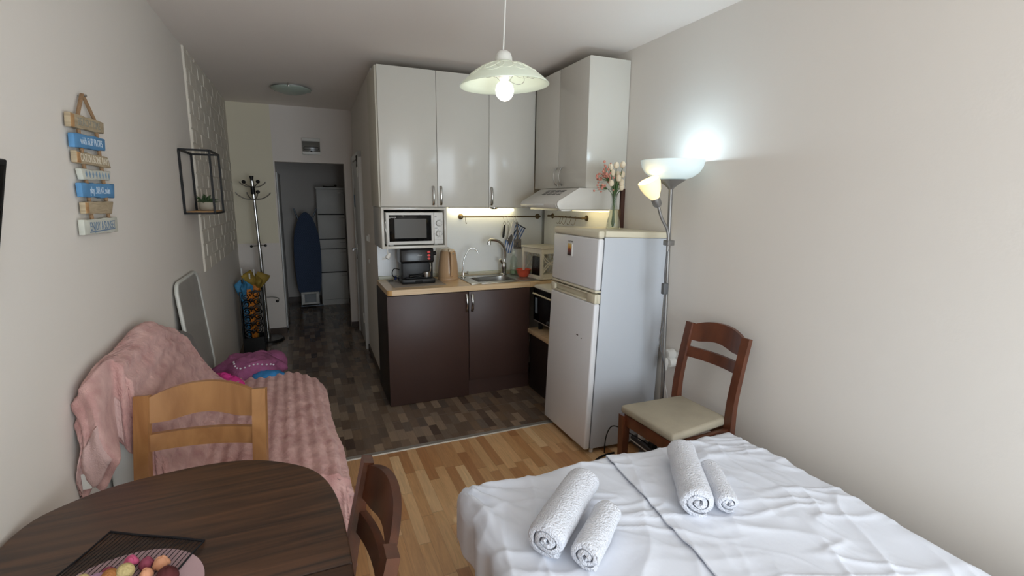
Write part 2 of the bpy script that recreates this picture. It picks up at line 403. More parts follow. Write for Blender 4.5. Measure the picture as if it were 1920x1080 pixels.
# left base unit: brown front panel reaching the floor
t = thing('base_cabinet', 'dark brown base cabinet under the left end of the worktop, door down to the floor', 'cabinet', (.85, 3.85, 0))
B().box(.536, 1.163, 3.60, 4.12, 0.0, .862, .002).done('carcass', BROWND, t, world=True)
d = B().box(.536, 1.161, 3.582, 3.5995, .004, .858, .0015).done('door', BROWN, t, world=True)
bow_handle((1.147, 3.582, .77), (0, 0, 1), (0, -1, 0), .135, .028, d)
t = thing('base_cabinet', 'dark brown sink base cabinet with recessed plinth, right of the floor-length door', 'cabinet', (1.43, 3.85, 0))
B().box(1.166, 1.70, 3.60, 4.12, .13, .862, .002).done('carcass', BROWND, t, world=True)
d = B().box(1.166, 1.69, 3.582, 3.5995, .128, .858, .0015).done('door', BROWN, t, world=True)
bow_handle((1.192, 3.582, .77), (0, 0, 1), (0, -1, 0), .135, .028, d)
B().box(1.166, 1.698, 3.597, 3.615, 0, .126).done('plinth', BROWN, t, world=True, smooth=False)
t = thing('low_cabinet', 'low dark brown cabinet with beech top carrying the mini oven beside the fridge', 'cabinet', (1.89, 3.3, 0))
B().box(1.70, 2.085, 3.0, 3.58, 0, .478, .002).done('carcass', BROWND, t, world=True)
B().box(1.675, 2.09, 2.995, 3.58, .48, .52, .006).done('worktop', BEECHTOP, t, world=True)
# worktop (one slab with a cutout for the sink basin)
t = thing('kitchen_worktop', 'beech-coloured kitchen worktop with rounded front corner above brown cabinets', 'worktop', (1.2, 3.85, .865))
ZT = .903
def slab(b, x0, x1, y0, y1): b.box(x0, x1, y0, y1, .863, ZT)
bx0, bx1, by0, by1 = 1.275, 1.645, 3.70, 3.985
b = B()
rc = .035
arc = [(.542 + rc - rc * math.cos(a * PI / 16), 3.59 + rc - rc * math.sin(a * PI / 16)) for a in range(9)]
b.prism([(.542, 4.143)] + arc + [(bx0, 3.59), (bx0, 4.143)], 'z', .863, ZT)
slab(b, bx0, bx1, 3.59, by0); slab(b, bx0, bx1, by1, 4.143); slab(b, bx1, 1.70, 3.59, 4.143); slab(b, 1.70, 2.09, 3.585, 4.143)
b.done('slab', BEECHTOP, t, world=True, ang=25)
b = B().prism([(x - .001, y - .001) for x, y in arc] + [(x + .0003, y + .0003) for x, y in arc[::-1]], 'z', .864, .902)
b.done('edge_band', BEECHEDGE, t, world=True)
st(B().box(.556, 2.09, 4.122, YK, ZT, .93, .004).done('trim_4', mat('pale_upstand', (202, 204, 190), .25)))
SPL = mat('white_backsplash', (240, 243, 244), 0.22, spec=.35)
st(B().box(.556, 2.085, YK - .008, YK, .931, 1.50).done('trim_5', SPL, smooth=False))
st(B().box(XR - .012, XR, 2.93, YK - .008, .52, 1.65).done('trim_6', SPL, smooth=False))
st(B().box(2.07, 2.09, YK - .022, YK - .008, .931, 1.50).done('trim_7', mat('grey_corner_bead', (150, 150, 146), .4), smooth=False))
st(B().box(XR - .032, XR, 2.904, 2.929, .52, 1.652).done('trim_8', mat('brown_board_edge', (74, 46, 36), .5), smooth=False))

# ---------------- sink
t = thing('kitchen_sink', 'stainless steel sink with drainer set into the beech worktop', 'sink', (1.6, 3.85, ZT))
b = B()
def rim(x0, x1, y0, y1): b.box(x0, x1, y0, y1, ZT, ZT + .006, .002)
rim(1.205, bx0 + .015, 3.635, 4.07); rim(bx0 + .015, bx1 - .015, 3.635, by0 + .015); rim(bx0 + .015, bx1 - .015, by1 - .015, 4.07); rim(bx1 - .015, 2.0, 3.635, 4.07)
b.done('rim', STEEL, t, world=True)
def basin(u, v):
    # u around, v down
    a = 2 * PI * u; s = smooth01((v - .55) / .45); k = 1 - .8 * s; zz = ZT + .004 - .13 * (v / .55 if v < .55 else 1) - .01 * s
    cx, cy = (bx0 + bx1) / 2, (by0 + by1) / 2
    c, q = math.cos(a), math.sin(a); e = .45
    px = math.copysign(abs(c) ** e, c) * (bx1 - bx0 - .02) / 2; py = math.copysign(abs(q) ** e, q) * (by1 - by0 - .02) / 2
    tp = 1 - .08 * min(1, v / .55)
    return (cx + px * k * tp, cy + py * k * tp, zz)
B().grid(49, 14, basin).done('basin', STEEL, t, world=True, ang=60)
b = B()
for i in range(7): b.box(1.70, 1.96, 3.69 + i * .05, 3.70 + i * .05, ZT + .006, ZT + .0085, .001)
b.done('drainer_ribs', STEEL, t, world=True)
t = thing('kitchen_tap', 'tall chrome mixer tap with arched spout on the right of the sink basin', 'tap', (1.635, 4.02, ZT + .006))
B().lathe([(0, 0), (.028, 0), (.028, .01), (.024, .014), (.024, .05), (.026, .055), (.026, .10), (.018, .115), (0, .115)], n=24).done('body', CHROME, t)
B().tube(spline([(0.002, 0, .10), (.012, -.003, .16), (.0, -.01, .24), (-.06, -.03, .30), (-.14, -.05, .316), (-.16, -.056, .30)]), .0125, 12).cyl((-.16, -.056, .305), (-.161, -.057, .275), .016).done('spout', CHROME, t)
B().tube(spline([(-.02, -.01, .10), (-.035, -.02, .125), (-.045, -.03, .14)]), [.012] * 8 + [.011] * 8 + [.008], 10).done('lever', CHROME, t)
t = thing('filter_tap', 'thin chrome swan-neck filter tap at the left corner of the sink', 'tap', (1.245, 3.985, ZT + .006))
B().lathe([(0, 0), (.02, 0), (.02, .006), (.011, .012), (.011, .05), (.008, .055), (0, .055)], n=20).done('body', CHROME, t)
B().tube(spline([(0, 0, .05), (.0, -.0, .11), (.02, 0, .18), (.05, -.005, .235), (.085, -.01, .25), (.115, -.015, .235), (.13, -.018, .205)]), .006, 10).done('spout', CHROME, t)
B().tube([(0, 0, .03), (.03, -.02, .035)], .006, 8).cyl((.028, -.03, .03), (.042, -.012, .05), .004, n=8).cyl((.028, -.02, .055), (.042, -.024, .022), .004, n=8).done('valve_lever', CHROME, t)

# ---------------- upper cabinets
def upper(x0, x1, label, hx):
    t = thing('wall_cabinet', label, 'cabinet', ((x0 + x1) / 2, 3.95, 1.5), group=None)
    B().box(x0, x1, 3.74, YK - .001, 1.508, 2.494, .001).done('carcass', mat('cabinet_side', (206, 200, 184), .45), t, world=True)
    d = B().box(x0 + .0015 + (.012 if x0 < .6 else 0), x1 - .0015, 3.72, 3.7385, 1.511, 2.496, .0015).done('door', WHITE, t, world=True)
    bow_handle((hx, 3.72, 1.595), (0, 0, 1), (0, -1, 0), .135, .026, d)
upper(.527, .965, 'tall white glossy wall cabinet at the left end, above the microwave', .931)
upper(.965, 1.384, 'tall white glossy wall cabinet in the middle, handle at its left edge beside a seam', .99)
upper(1.384, 1.782, 'white glossy wall cabinet in the inner corner, behind the pendant lamp', 1.405)
t = thing('wall_cabinet', 'white glossy two-door wall cabinet on the right wall above the cooker hood', 'cabinet', (1.94, 3.3, 1.65))
B().box(1.80, XR - .001, 2.925, 3.719, 1.655, 2.494, .001).done('carcass', MATS['cabinet_side'], t, world=True)
B().box(1.784, XR - .003, 2.907, 2.9245, 1.653, 2.496, .001).done('side_panel', WHITE, t, world=True)
for (y0, y1, hy) in ((2.908, 3.305, 3.245), (3.309, 3.70, 3.325)):
    d = B().box(1.779, 1.7985, y0, y1, 1.657, 2.494, .0015).done('door', WHITE, t, world=True)
    bow_handle((1.779, hy, 1.742), (0, 0, 1), (-1, 0, 0), .13, .03, d, M=STEEL, r=.004)
# ---------------- microwave shelf box + microwave
t = thing('microwave_shelf', 'open white shelf box under the wall cabinets holding the microwave', 'shelf', (.785, 3.93, 1.197))
b = B()
b.box(.537, .556, 3.722, 4.139, 1.197, 1.5065, .001).box(1.016, 1.035, 3.722, 4.139, 1.197, 1.5065, .001).box(.556, 1.016, 3.722, 4.139, 1.197, 1.216, .001).box(.556, 1.016, 3.722, 4.139, 1.4885, 1.5065, .001)
b.done('frame', WHITE, t, world=True)
B().box(.556, 1.016, 4.125, 4.139, 1.217, 1.488).done('back_panel', mat('dark_recess_board', (60, 58, 55), .7), t, world=True, smooth=False)
t = thing('microwave_oven', 'white microwave oven with dark glass door and two dials in the shelf box', 'microwave', (.79, 3.93, 1.217))
mx0, mx1, mz0, mz1, my = .572, 1.008, 1.226, 1.468, 3.735
B().box(mx0, mx1, my + .018, 4.10, mz0, mz1, .004).box(mx0 + .03, mx0 + .06, my + .05, 3.8, 1.216, mz0).box(mx1 - .06, mx1 - .03, my + .05, 3.8, 1.216, mz0).box(mx0 + .03, mx0 + .06, 4.02, 4.06, 1.216, mz0).box(mx1 - .06, mx1 - .03, 4.02, 4.06, 1.216, mz0).done('casing', PLASTIC, t, world=True)
d = B().box(mx0, .935, my, my + .0175, mz0, mz1, .005).done('door', PLASTIC, t, world=True)
B().box(.594, .915, my - .002, my + .002, 1.25, 1.449, .0012).done('door_glass', BLACKGLOSS, d, world=True)
B().box(.634, .876, my - .0028, my - .0018, 1.274, 1.42).done('mesh_window', mat('microwave_mesh', (70, 62, 50), .3, spec=.3), d, world=True, smooth=False)
FRONT = lambda x, y, z: Matrix.Translation((x, y, z)) @ Matrix.Rotation(PI / 2, 4, 'X')
WTXT = mat('white_print', (225, 225, 222), .5); DTXT = mat('dark_print', (70, 70, 70), .5)
B().text('gorenje', .017, FRONT(.622, my - .003, 1.432), .0004).done('brand_mark', WTXT, d, world=True, smooth=False)
pnl = B().box(.9365, mx1, my, my + .0175, mz0, mz1, .004).done('control_panel', PLASTIC, t, world=True)
DIAL = mat('dial_plastic', (214, 212, 206), .35)
b2 = B()
for zc in (1.385, 1.305):
    kb = B().lathe([(0, .016), (.018, .016), (.0205, .012), (.0215, 0), (0, 0)], n=28, mx=Matrix.Rotation(PI / 2, 4, 'X'), c=(.972, my, zc))
    kb.box(.970, .974, my - .0195, my - .012, zc - .019, zc + .019, .001, mx=(Matrix() if zc < 1.35 else Matrix.Translation((.972, 0, zc)) @ Matrix.Rotation(PI / 2, 4, 'Y') @ Matrix.Translation((-.972, 0, -zc))))
    kb.done('dial', DIAL, pnl, world=True)
    b2.torus((.972, my - .0002, zc), .0225, .0007, 'y')
    for i in range(16):
        if zc > 1.35 and not (2 < i < 13): continue
        a = -PI / 2 + (i - 8) * PI / 9 if zc > 1.35 else i * PI / 8
        a = a + PI if zc > 1.35 else a
        b2.box(-.0012, .0012, my - .001, my - .0002, .027, .031, mx=Matrix.Translation((.972, 0, zc)) @ Matrix.Rotation(a, 4, 'Y'))
b2.box(.942, .957, my - .001, my - .0002, 1.433, 1.437).box(.942, .962, my - .001, my - .0002, 1.347, 1.35)
b2.box(.938, mx1, my - .001, my - .0002, 1.2575, 1.2585)
b2.done('dial_marks', DTXT, pnl, world=True, smooth=False)
B().tube(spline([(.568, 3.735, 1.40), (.562, 3.725, 1.36), (.573, 3.712, 1.31), (.578, 3.712, 1.24), (.572, 3.712, 1.19), (.577, 3.712, 1.16)], 6), .0035, 8).done('cord', PLASTIC, t, world=True); t = kids(t)[-1]
B().lathe([(0, 0), (.017, 0), (.017, .02), (.008, .045), (0, .045)], n=20, mx=Matrix.Rotation(PI / 5, 4, 'Y') @ Matrix.Rotation(-.2, 4, 'X'), c=(.566, 3.712, 1.128)).cyl((.56, 3.712, 1.13), (.532, 3.712, 1.135), .0028, n=8).cyl((.558, 3.712, 1.122), (.53, 3.712, 1.122), .0028, n=8).done('plug', PLASTIC, t, world=True)

# ---------------- counter appliances
t = thing('coffee_machine', 'black espresso machine with three red buttons on the worktop under the microwave', 'coffee machine', (.826, 3.905, ZT), -.02)
b = B().box(-.125, .125, -.055, .115, 0, .20, .012)
b.prism([(-.135, -.105), (.135, -.105), (.135, .115), (-.135, .115)], 'z', .0, .045, .015)
b.done('housing', BLACK, t)
b = B().prism([(.10, .165), (-.075, .165), (-.095, .18), (-.085, .275), (-.05, .289), (.115, .289), (.118, .165)], 'x', -.135, .125, .006)
b.done('brew_head', mat('black_gloss_plastic', (24, 24, 26), .22), t)
B().box(-.10, .105, -.10, -.02, .046, .052, .002).done('drip_grid', mat('dark_grid', (40, 40, 40), .35, .5), t)
B().box(-.03, .03, -.1075, -.104, .012, .03, .002).done('tray_grip', RUBBER, t)
B().lathe([(0, 0), (.03, 0), (.031, .003), (.031, .04), (.026, .044), (0, .044)], n=28, c=(.07, -.06, .052)).done('filter_cup', STEEL, t)
B().tube([(.045, -.065, .072), (-.02, -.085, .066), (-.07, -.09, .062)], [.008, .008, .011], 10).done('filter_handle', BLACK, t)
B().tube([(.10, -.06, .165), (.102, -.07, .12), (.098, -.068, .095)], .005, 8).done('steam_pipe', CHROME, t)
B().cyl((.125, -.03, .235), (.155, -.03, .235), .018, .016).done('steam_knob', BLACK, t)
RED = mat('red_button', (200, 50, 40), .35, emit=((200, 40, 30), .25))
for i, z in enumerate((.252, .226, .20)):
    B().lathe([(0, .006), (.010, .005), (.012, 0), (0, 0)], n=16, mx=Matrix.Rotation(PI / 2, 4, 'X') @ Matrix.Diagonal((1.15, .8, 1, 1)), c=(.085, -.0885 - .0002, z)).done('button', RED, t)
B().text('First', .02, Matrix.Translation((.012, -.0905, .226)) @ Matrix.Rotation(PI / 2 + .09, 4, 'X'), .0004, shear=.2).done('brand_mark', WTXT, t, smooth=False)
B().tube(spline([(-.125, .06, .10), (-.165, .06, .11), (-.185, .05, .08), (-.175, .05, .045), (-.125, .06, .03)], 6), .004, 8).done('cord', RUBBER, t)
t = thing('electric_kettle', 'beige plastic electric kettle between coffee machine and sink', 'kettle', (1.105, 3.955, ZT), .05)
BEIGE = mat('beige_plastic', (190, 156, 120), .22)
B().lathe([(0, 0), (.084, 0), (.086, .006), (.086, .018), (.083, .022)], n=40).done('base', BEIGE, t)
B().lathe([(.082, .022), (.085, .03), (.084, .07), (.078, .14), (.07, .20), (.064, .232), (.058, .242), (0, .247)], n=40).done('body', BEIGE, t)
B().lathe([(.058, .243), (.05, .254), (.02, .26), (0, .26)], n=32).prism([(-.02, .238), (.02, .238), (.012, .262), (-.012, .262)], 'y', -.075, -.02, .004).done('lid', mat('cream_lid', (214, 196, 168), .3), t)
B().bar(spline([(0, -.062, .232), (-.005, -.095, .225), (-.007, -.108, .19), (-.006, -.108, .11), (-.004, -.098, .055), (0, -.082, .045)]), .026, .016, (1, 0, 0)).done('handle', BEIGE, t)
B().sph((.022, -.064, .225), (.010, .006, .008)).done('switch', STEEL, t)
B().tube(spline([(1.06, 4.12, .935), (1.0, 4.06, .97), (1.01, 4.08, 1.06), (1.07, 4.1, 1.165), (1.14, 4.11, 1.165), (1.21, 4.11, 1.10), (1.215, 4.115, 1.04), (1.20, 4.12, 1.0)], 8), .003, 8).done('cord', PLASTIC, t, world=True)
t = thing('door_keys', 'small keys with blue tag lying at the left end of the worktop', 'keys', (.665, 4.0, ZT))
B().torus((0, 0, .006), .014, .0015).torus((.012, .01, .016), .012, .0015, 'y').done('ring', STEEL, t)
B().box(-.05, -.01, -.012, .012, .0026, .008, .002).done('fob', RUBBER, t)
B().box(.02, .05, -.02, -.005, .0026, .006, .001).done('key', STEEL, t)
B().sph((.01, .005, .028), (.012, .012, .018)).done('tag', mat('blue_tag', (44, 62, 120), .35), t)
tag(B().box(.61, 1.02, 3.70, 4.09, ZT + .0002, ZT + .0022, .0008).done('counter_mat', mat('grey_mat', (158, 148, 136), .45, var=(60, .12))), 'thin grey protective mat beneath the coffee machine', 'mat')

t = thing('dish_soap_bottle', 'clear plastic dish soap bottle behind the orange bowl', 'bottle', (1.72, 3.99, ZT + .0086))
B().lathe([(0, 0), (.033, 0), (.036, .006), (.036, .07), (.031, .09), (.034, .12), (.026, .15), (.012, .17), (.012, .18), (0, .18)], n=28).done('body', thin_glass('pet_plastic', (240, 246, 240), .5), t)
B().lathe([(0, .004), (.032, .004), (.033, .035), (.0, .035)], n=24).done('soap', mat('green_soap', (150, 172, 140), .2), t)
B().lathe([(0, .181), (.014, .181), (.014, .20), (.006, .205), (.006, .22), (0, .22)], n=20).done('cap', mat('white_green_cap', (218, 226, 218), .4), t)
tag(B().lathe([(0, .0), (.034, .0), (.038, .003), (.052, .04), (.058, .062), (.061, .064), (.059, .067), (.054, .062), (.045, .03), (.032, .008), (0, .008)], n=8, mx=Matrix.Rotation(PI / 8, 4, 'Z') @ Matrix.Diagonal((1.12, 1.12, 1.0, 1)), c=(1.745, 3.83, ZT + .0088)).done('plastic_bowl', mat('orange_plastic', (226, 96, 70), .3), ang=60), 'coral orange plastic bowl on the sink drainer', 'bowl')
# dish rack: white lattice crate
t = thing('dish_rack', 'white plastic dish crate with lattice sides in the worktop corner beside the fridge', 'dish rack', (1.915, 3.775, ZT + .0061), .17)
CRM = mat('ivory_plastic', (222, 218, 206), .35)
x0, x1, y0, y1, zt = -.122, .115, -.132, .132, .272
b = B()
for (x, y) in ((x0, y0), (x1, y0), (x0, y1), (x1, y1)): b.box(x - .012, x + .012, y - .012, y + .012, .0, zt - .012, .004)
b.box(x0 - .012, x1 + .012, y0 - .012, y1 + .012, 0, .012, .004)
b.box(x0 - .008, x1 + .008, y0 - .006, y0 + .006, .01, .045).box(x0 - .006, x0 + .006, y0, y1, .01, .03)
b.done('frame', CRM, t)
b = B().box(x0 - .02, x1 + .02, y0 - .02, y1 + .02, zt - .014, zt, .005).box(x0 - .01, x1 + .01, y0 - .008, y0 + .006, zt - .055, zt - .014).box(x0 - .008, x0 + .006, y0, y1, zt - .055, zt - .014)
b.done('lid', CRM, t)
b = B(); cx, hz, zc = (x0 + x1) / 2, .085, .13
for sgn in (1, -1):
    b.tube(spline([(x0, y0, zc + sgn * hz), (cx, y0, zc - sgn * .02), (x1, y0, zc - sgn * hz)], 8), .005, 6)
    b.tube([(cx + (x1 - x0) * .46 * math.cos(a / 12 * PI) , y0, zc + sgn * (-.09 + .1 * math.sin(a / 12 * PI))) for a in range(13)], .005, 6)
for sx in (x1,):
    for kx in range(4):
        yy0 = y0 + kx * (y1 - y0) / 4; yy1 = yy0 + (y1 - y0) / 4
        for zz in (.03, .12):
            b.tube([(sx, yy0, zz), (sx, yy1, zz + .09)], .004, 6).tube([(sx, yy0, zz + .09), (sx, yy1, zz)], .004, 6)
for kx in range(4):
    xx0 = x0 + kx * (x1 - x0) / 4; xx1 = xx0 + (x1 - x0) / 4
    for zz in (.03, .12): b.tube([(xx0, y1, zz), (xx1, y1, zz + .09)], .004, 6).tube([(xx0, y1, zz + .09), (xx1, y1, zz)], .004, 6)
b.done('lattice', CRM, t)
SPK = bpy.data.materials.new('speckled_black'); SPK.use_nodes = True
nt = SPK.node_tree; tc = nt.nodes.new('ShaderNodeTexCoord'); v = nt.nodes.new('ShaderNodeTexVoronoi'); v.inputs['Scale'].default_value = 90; nt.links.new(tc.outputs['Object'], v.inputs['Vector'])
s_ = math_node(nt, 'LESS_THAN', v.outputs['Distance'], .16); mx = nt.nodes.new('ShaderNodeMix'); mx.data_type = 'RGBA'; nt.links.new(s_, mx.inputs[0])
mx.inputs[6].default_value = (.006, .006, .007, 1); mx.inputs[7].default_value = (.25, .25, .26, 1); nt.links.new(mx.outputs[2], nt.nodes['Principled BSDF'].inputs['Base Color']); nt.nodes['Principled BSDF'].inputs['Roughness'].default_value = .3
tag(B().box(-.011, .011, -.062, .062, 0, .17, .008, mx=Matrix.Translation((1.838, 3.765, ZT + .0195)) @ Matrix.Rotation(.17, 4, 'Z') @ Matrix.Rotation(.05, 4, 'Y')).done('cutting_board', SPK), 'black white-speckled board standing inside the white dish crate', 'cutting board')

# ---------------- light bar, puck light, rails
LEDM = mat('led_diffuser', (255, 250, 225), .5, emit=((255, 240, 190), 7))
t = thing('under_cabinet_light', 'glowing slim light bar mounted under the white wall cabinets', 'lamp', (1.46, 4.08, 1.49))
B().box(1.16, 1.765, 4.085, 4.125, 1.492, 1.507, .002).done('housing', PLASTIC, t, world=True)
B().box(1.165, 1.76, 4.089, 4.121, 1.468, 1.492, .006).done('diffuser', LEDM, t, world=True)
t = thing('puck_light', 'small round chrome puck light under the middle wall cabinet edge', 'lamp', (1.455, 3.80, 1.507))
B().lathe([(0, 0), (.034, 0), (.034, -.008), (.026, -.015), (0, -.015)], n=28).done('housing', CHROME, t)
B().lathe([(0, -.0155), (.018, -.0155), (.014, -.018), (0, -.018)], n=24).done('lens', mat('frosted_lens', (236, 236, 230), .3), t)
def rail(name, label, p0, p1, wall):
    t = thing(name, label, 'rail', ((p0[0] + p1[0]) / 2, (p0[1] + p1[1]) / 2, p0[2]))
    B().cyl(p0, p1, .006, n=12).done('bar', BRONZE, t, world=True)
    for p in (p0, p1):
        a = {'y': Matrix.Rotation(PI / 2, 4, 'X'), 'x': Matrix.Rotation(-PI / 2, 4, 'Y')}[wall]
        q = (p[0], YK - .008, p[2]) if wall == 'y' else (XR - .012, p[1], p[2])
        B().lathe([(0, 0), (.024, 0), (.024, .005), (.012, .01), (.009, .03), (.011, .04), (.009, .052), (0, .054)], n=24, mx=a, c=q).done('bracket', BRONZE, t, world=True)
rail('utensil_rail', 'long bronze utensil rail on the back wall above the sink', (1.275, 4.092, 1.42), (2.02, 4.092, 1.42), 'y')
rail('utensil_rail', 'short bronze rail with empty hooks on the right wall behind the fridge', (2.04, 3.96, 1.43), (2.04, 3.38, 1.43), 'x')
def s_hook(p, rot, label, group, h=.055, M=None):
    t = B().tube(spline([(0, -.008, -.004), (0, -.004, .006), (0, .004, .0075), (0, .0085, 0), (0, .006, -.015), (0, -.002, -h * .6), (0, -.008, -h * .85), (0, -.018, -h), (0, -.027, -h * .92), (0, -.029, -h * .8)], 5), .0018, 6).done('s_hook', M or BRONZE)
    t.location = p; t.rotation_euler = (0, 0, rot); tag(t, label, 'hook', group); return t
h0 = None
s_hook((1.305, 4.092, 1.42), 0, 'lone empty hook at the left end of the long utensil rail', 'hooks on the long rail', .06)
for x, lb in ((1.662, 'hook at the left of the cluster, carrying the black peeler'), (1.697, 'hook carrying the steel whisk on the long rail'), (1.755, 'hook carrying the striped oven mitt on the long rail'), (1.782, 'rightmost hook of the long rail, carrying the slotted spatula')):
    s_hook((x, 4.092, 1.42), 0, lb, 'hooks on the long rail', .045, STEEL)
hk = s_hook((2.04, 3.74, 1.43), -PI / 2, 'one of five empty hooks bunched on the short rail behind the fridge', 'empty hooks on the short rail', .06)
for y in (3.70, 3.64, 3.56, 3.48): dup(hk, (2.04, y, 1.43))
# hanging utensils
t = thing('vegetable_peeler', 'black-handled peeler hanging leftmost in the utensil cluster', 'peeler', (1.662, 4.068, 1.372))
B().torus((0, 0, -.012), .013, .002, 'y').done('ring', STEEL, t)
B().bar([(0, 0, -.026), (-.004, 0, -.06), (-.012, 0, -.125), (-.014, 0, -.14)], [.012, .018, .018, .012], .012).done('grip', BLACK, t)
t = thing('steel_whisk', 'small steel ladle-like utensil hanging second from left on the rail', 'utensil', (1.697, 4.068, 1.372))
B().torus((0, 0, -.012), .013, .002, 'y').done('ring', STEEL, t)
B().bar([(0, 0, -.026), (0, 0, -.08), (-.003, 0, -.14)], [.006, .009, .005], .006).done('shaft', STEEL, t)
B().sph((-.005, 0, -.155), (.014, .009, .018)).done('bowl', STEEL, t)
STR = stripe_mat('blue_white_stripe', (226, 228, 232), (84, 118, 172), .022, .45)
t = thing('oven_mitt', 'slipper-shaped white and blue striped pot holder with grey centre', 'oven mitt', (1.755, 4.074, 1.375), (0, .22, 0))
out = [(0.0, .0), (.016, -.005), (.017, -.06), (.02, -.11), (.035, -.17), (.042, -.23), (.036, -.275), (.0, -.292), (-.036, -.275), (-.042, -.23), (-.036, -.17), (-.022, -.11), (-.018, -.06), (-.016, -.005)]
B().prism([(p[0] * 1.12, p[1]) for p in out if p[1] < -.15] + [], 'y', -.006, .006, .003).done('striped_pad', STR, t)
B().prism([(p[0], p[1]) for p in out if p[1] > -.18], 'y', -.007, .007, .003).done('strap', PLASTIC, t)
B().prism([(.012 * math.cos(a) * 1.5, -.165 + .05 * math.sin(a)) for a in [i * PI / 10 for i in range(20)]], 'y', -.0105, -.0085).done('patch', mat('grey_patch', (104, 100, 96), .8), t)
t = thing('kitchen_towel', 'blue striped folded cloth hanging tilted with a dark top edge', 'cloth', (1.83, 4.105, 1.34), (0, .48, 0))
B().box(-.055, .06, -.008, .006, -.21, -.004, .003).done('cloth', STR, t)
B().box(-.056, .061, -.0095, .0075, -.006, .002, .001).done('hem', mat('navy_hem', (34, 38, 52), .8), t)
B().box(.0, .012, -.0095, -.0078, -.09, -.05).box(-.03, -.02, -.0095, -.0078, -.11, -.06).done('print', MATS['navy_hem'], t, smooth=False)
t = thing('slotted_spatula', 'grey slotted spatula hanging in front of the striped cloth', 'spatula', (1.782, 4.066, 1.372), (0, -.03, 0))
GREYP = mat('grey_plastic', (122, 116, 110), .5)
B().torus((0, 0, -.01), .009, .003, 'y').bar([(0, 0, -.016), (.002, 0, -.09), (.004, 0, -.155)], [.012, .014, .010], .007).done('grip', GREYP, t)
b = B()
xs = [-.036, -.022, -.016, -.005, .001, .012, .018, .034]
b.box(-.034, .038, -.004, .002, -.185, -.155, .002).box(-.032, .036, -.004, .002, -.245, -.225, .002)
for i in range(0, 8, 2): b.box(xs[i] + .002, xs[i + 1] + .002, -.004, .002, -.23, -.18)
b.done('blade', GREYP, t)

# ---------------- cooker hood
t = thing('cooker_hood', 'white cooker hood with vent slots under the right-wall cabinet', 'cooker hood', (1.85, 3.2, 1.5))
HOODW = mat('hood_enamel', (218, 214, 206), .25)
y0, y1 = 2.925, 3.50
b = B().prism([(1.565, 1.522), (1.575, 1.514), (XR - .014, 1.514), (XR - .014, 1.652), (1.735, 1.652), (1.57, 1.558), (1.56, 1.54)], 'y', y0, y1, .004)
b.done('body', HOODW, t, world=True)
b = B().prism([(1.566, 1.528), (1.582, 1.508), (XR - .042, 1.508), (XR - .042, 1.6525), (1.728, 1.6525), (1.574, 1.566), (1.562, 1.548)], 'y', 2.905, 2.924, .003)
b.done('side_panel', HOODW, t, world=True)
sl = B(); dxs, dzs = (1.735 - 1.57), (1.652 - 1.558); sa = math.atan2(dzs, dxs)
for r_ in range(4):
    for c_ in range(4):
        s0 = .105 + r_ * .018; yy = 3.30 - c_ * .075
        px_, pz_ = 1.57 + s0 * math.cos(sa), 1.558 + s0 * math.sin(sa)
        sl.box(-.0035, .0035, yy - .03, yy + .03, -.001, .0012, mx=Matrix.Translation((px_, 0, pz_)) @ Matrix.Rotation(-sa, 4, 'Y'))
sl.done('vent_slots', mat('dark_slot', (50, 46, 42), .6), t, world=True, smooth=False)
B().box(1.60, 2.0, 2.95, 3.40, 1.500, 1.513).done('filter', STEEL, t, world=True, smooth=False)
B().prism([(1.59, 1.507), (1.68, 1.507), (1.665, 1.498), (1.60, 1.498)], 'y', 2.91, 2.96, .002).done('lamp_cover', PLASTIC, t, world=True)
B().box(1.95, 2.04, 3.0, 3.38, 1.488, 1.4985, .002).done('lamp', mat('hood_lamp', (255, 240, 190), .5, emit=((255, 232, 170), 3)), t, world=True)
B().box(1.5575, 1.5595, 3.10, 3.46, 1.532, 1.545, .0008).done('chrome_strip', mat('bright_strip', (232, 232, 228), .15), t, world=True)

# ---------------- mini oven
t = thing('mini_oven', 'white mini oven with black glass door and hotplates, half hidden by the fridge', 'oven', (1.9, 3.3, .52))
B().box(1.72, 2.08, 3.02, 3.565, .585, .888, .012).done('casing', PLASTIC, t, world=True)
d = B().box(1.712, 1.721, 3.04, 3.548, .60, .868, .004).done('door', BLACKGLOSS, t, world=True)
B().box(1.709, 1.7125, 3.48, 3.515, .66, .79, .001).done('door_seal', mat('bluish_glass_edge', (140, 156, 168), .2), d, world=True)
B().cyl((1.698, 3.53, .822), (1.698, 3.06, .822), .007, n=10).box(1.698, 1.713, 3.50, 3.515, .817, .827).done('handle', mat('cream_handle', (224, 214, 186), .35), d, world=True)
b = B()
for y in (3.15, 3.42): b.lathe([(0, 0), (.085, 0), (.085, .012), (.07, .016), (0, .016)], c=(1.90, y, .888), n=36)
b.done('hotplate', mat('cast_iron', (36, 36, 38), .6), t, world=True)
b = B()
for x in (1.76, 2.04):
    for y in (3.07, 3.51): b.cyl((x, y, .5205), (x, y, .59), .018, n=14)
b.done('foot', RUBBER, t, world=True)
for y in (3.12, 3.2, 3.28):
    B().lathe([(0, .014), (.013, .014), (.015, 0), (0, 0)], n=18, mx=Matrix.Rotation(-PI / 2, 4, 'Y'), c=(1.7118, y, .625)).done('knob', mat('grey_knob', (70, 70, 72), .4), t, world=True)

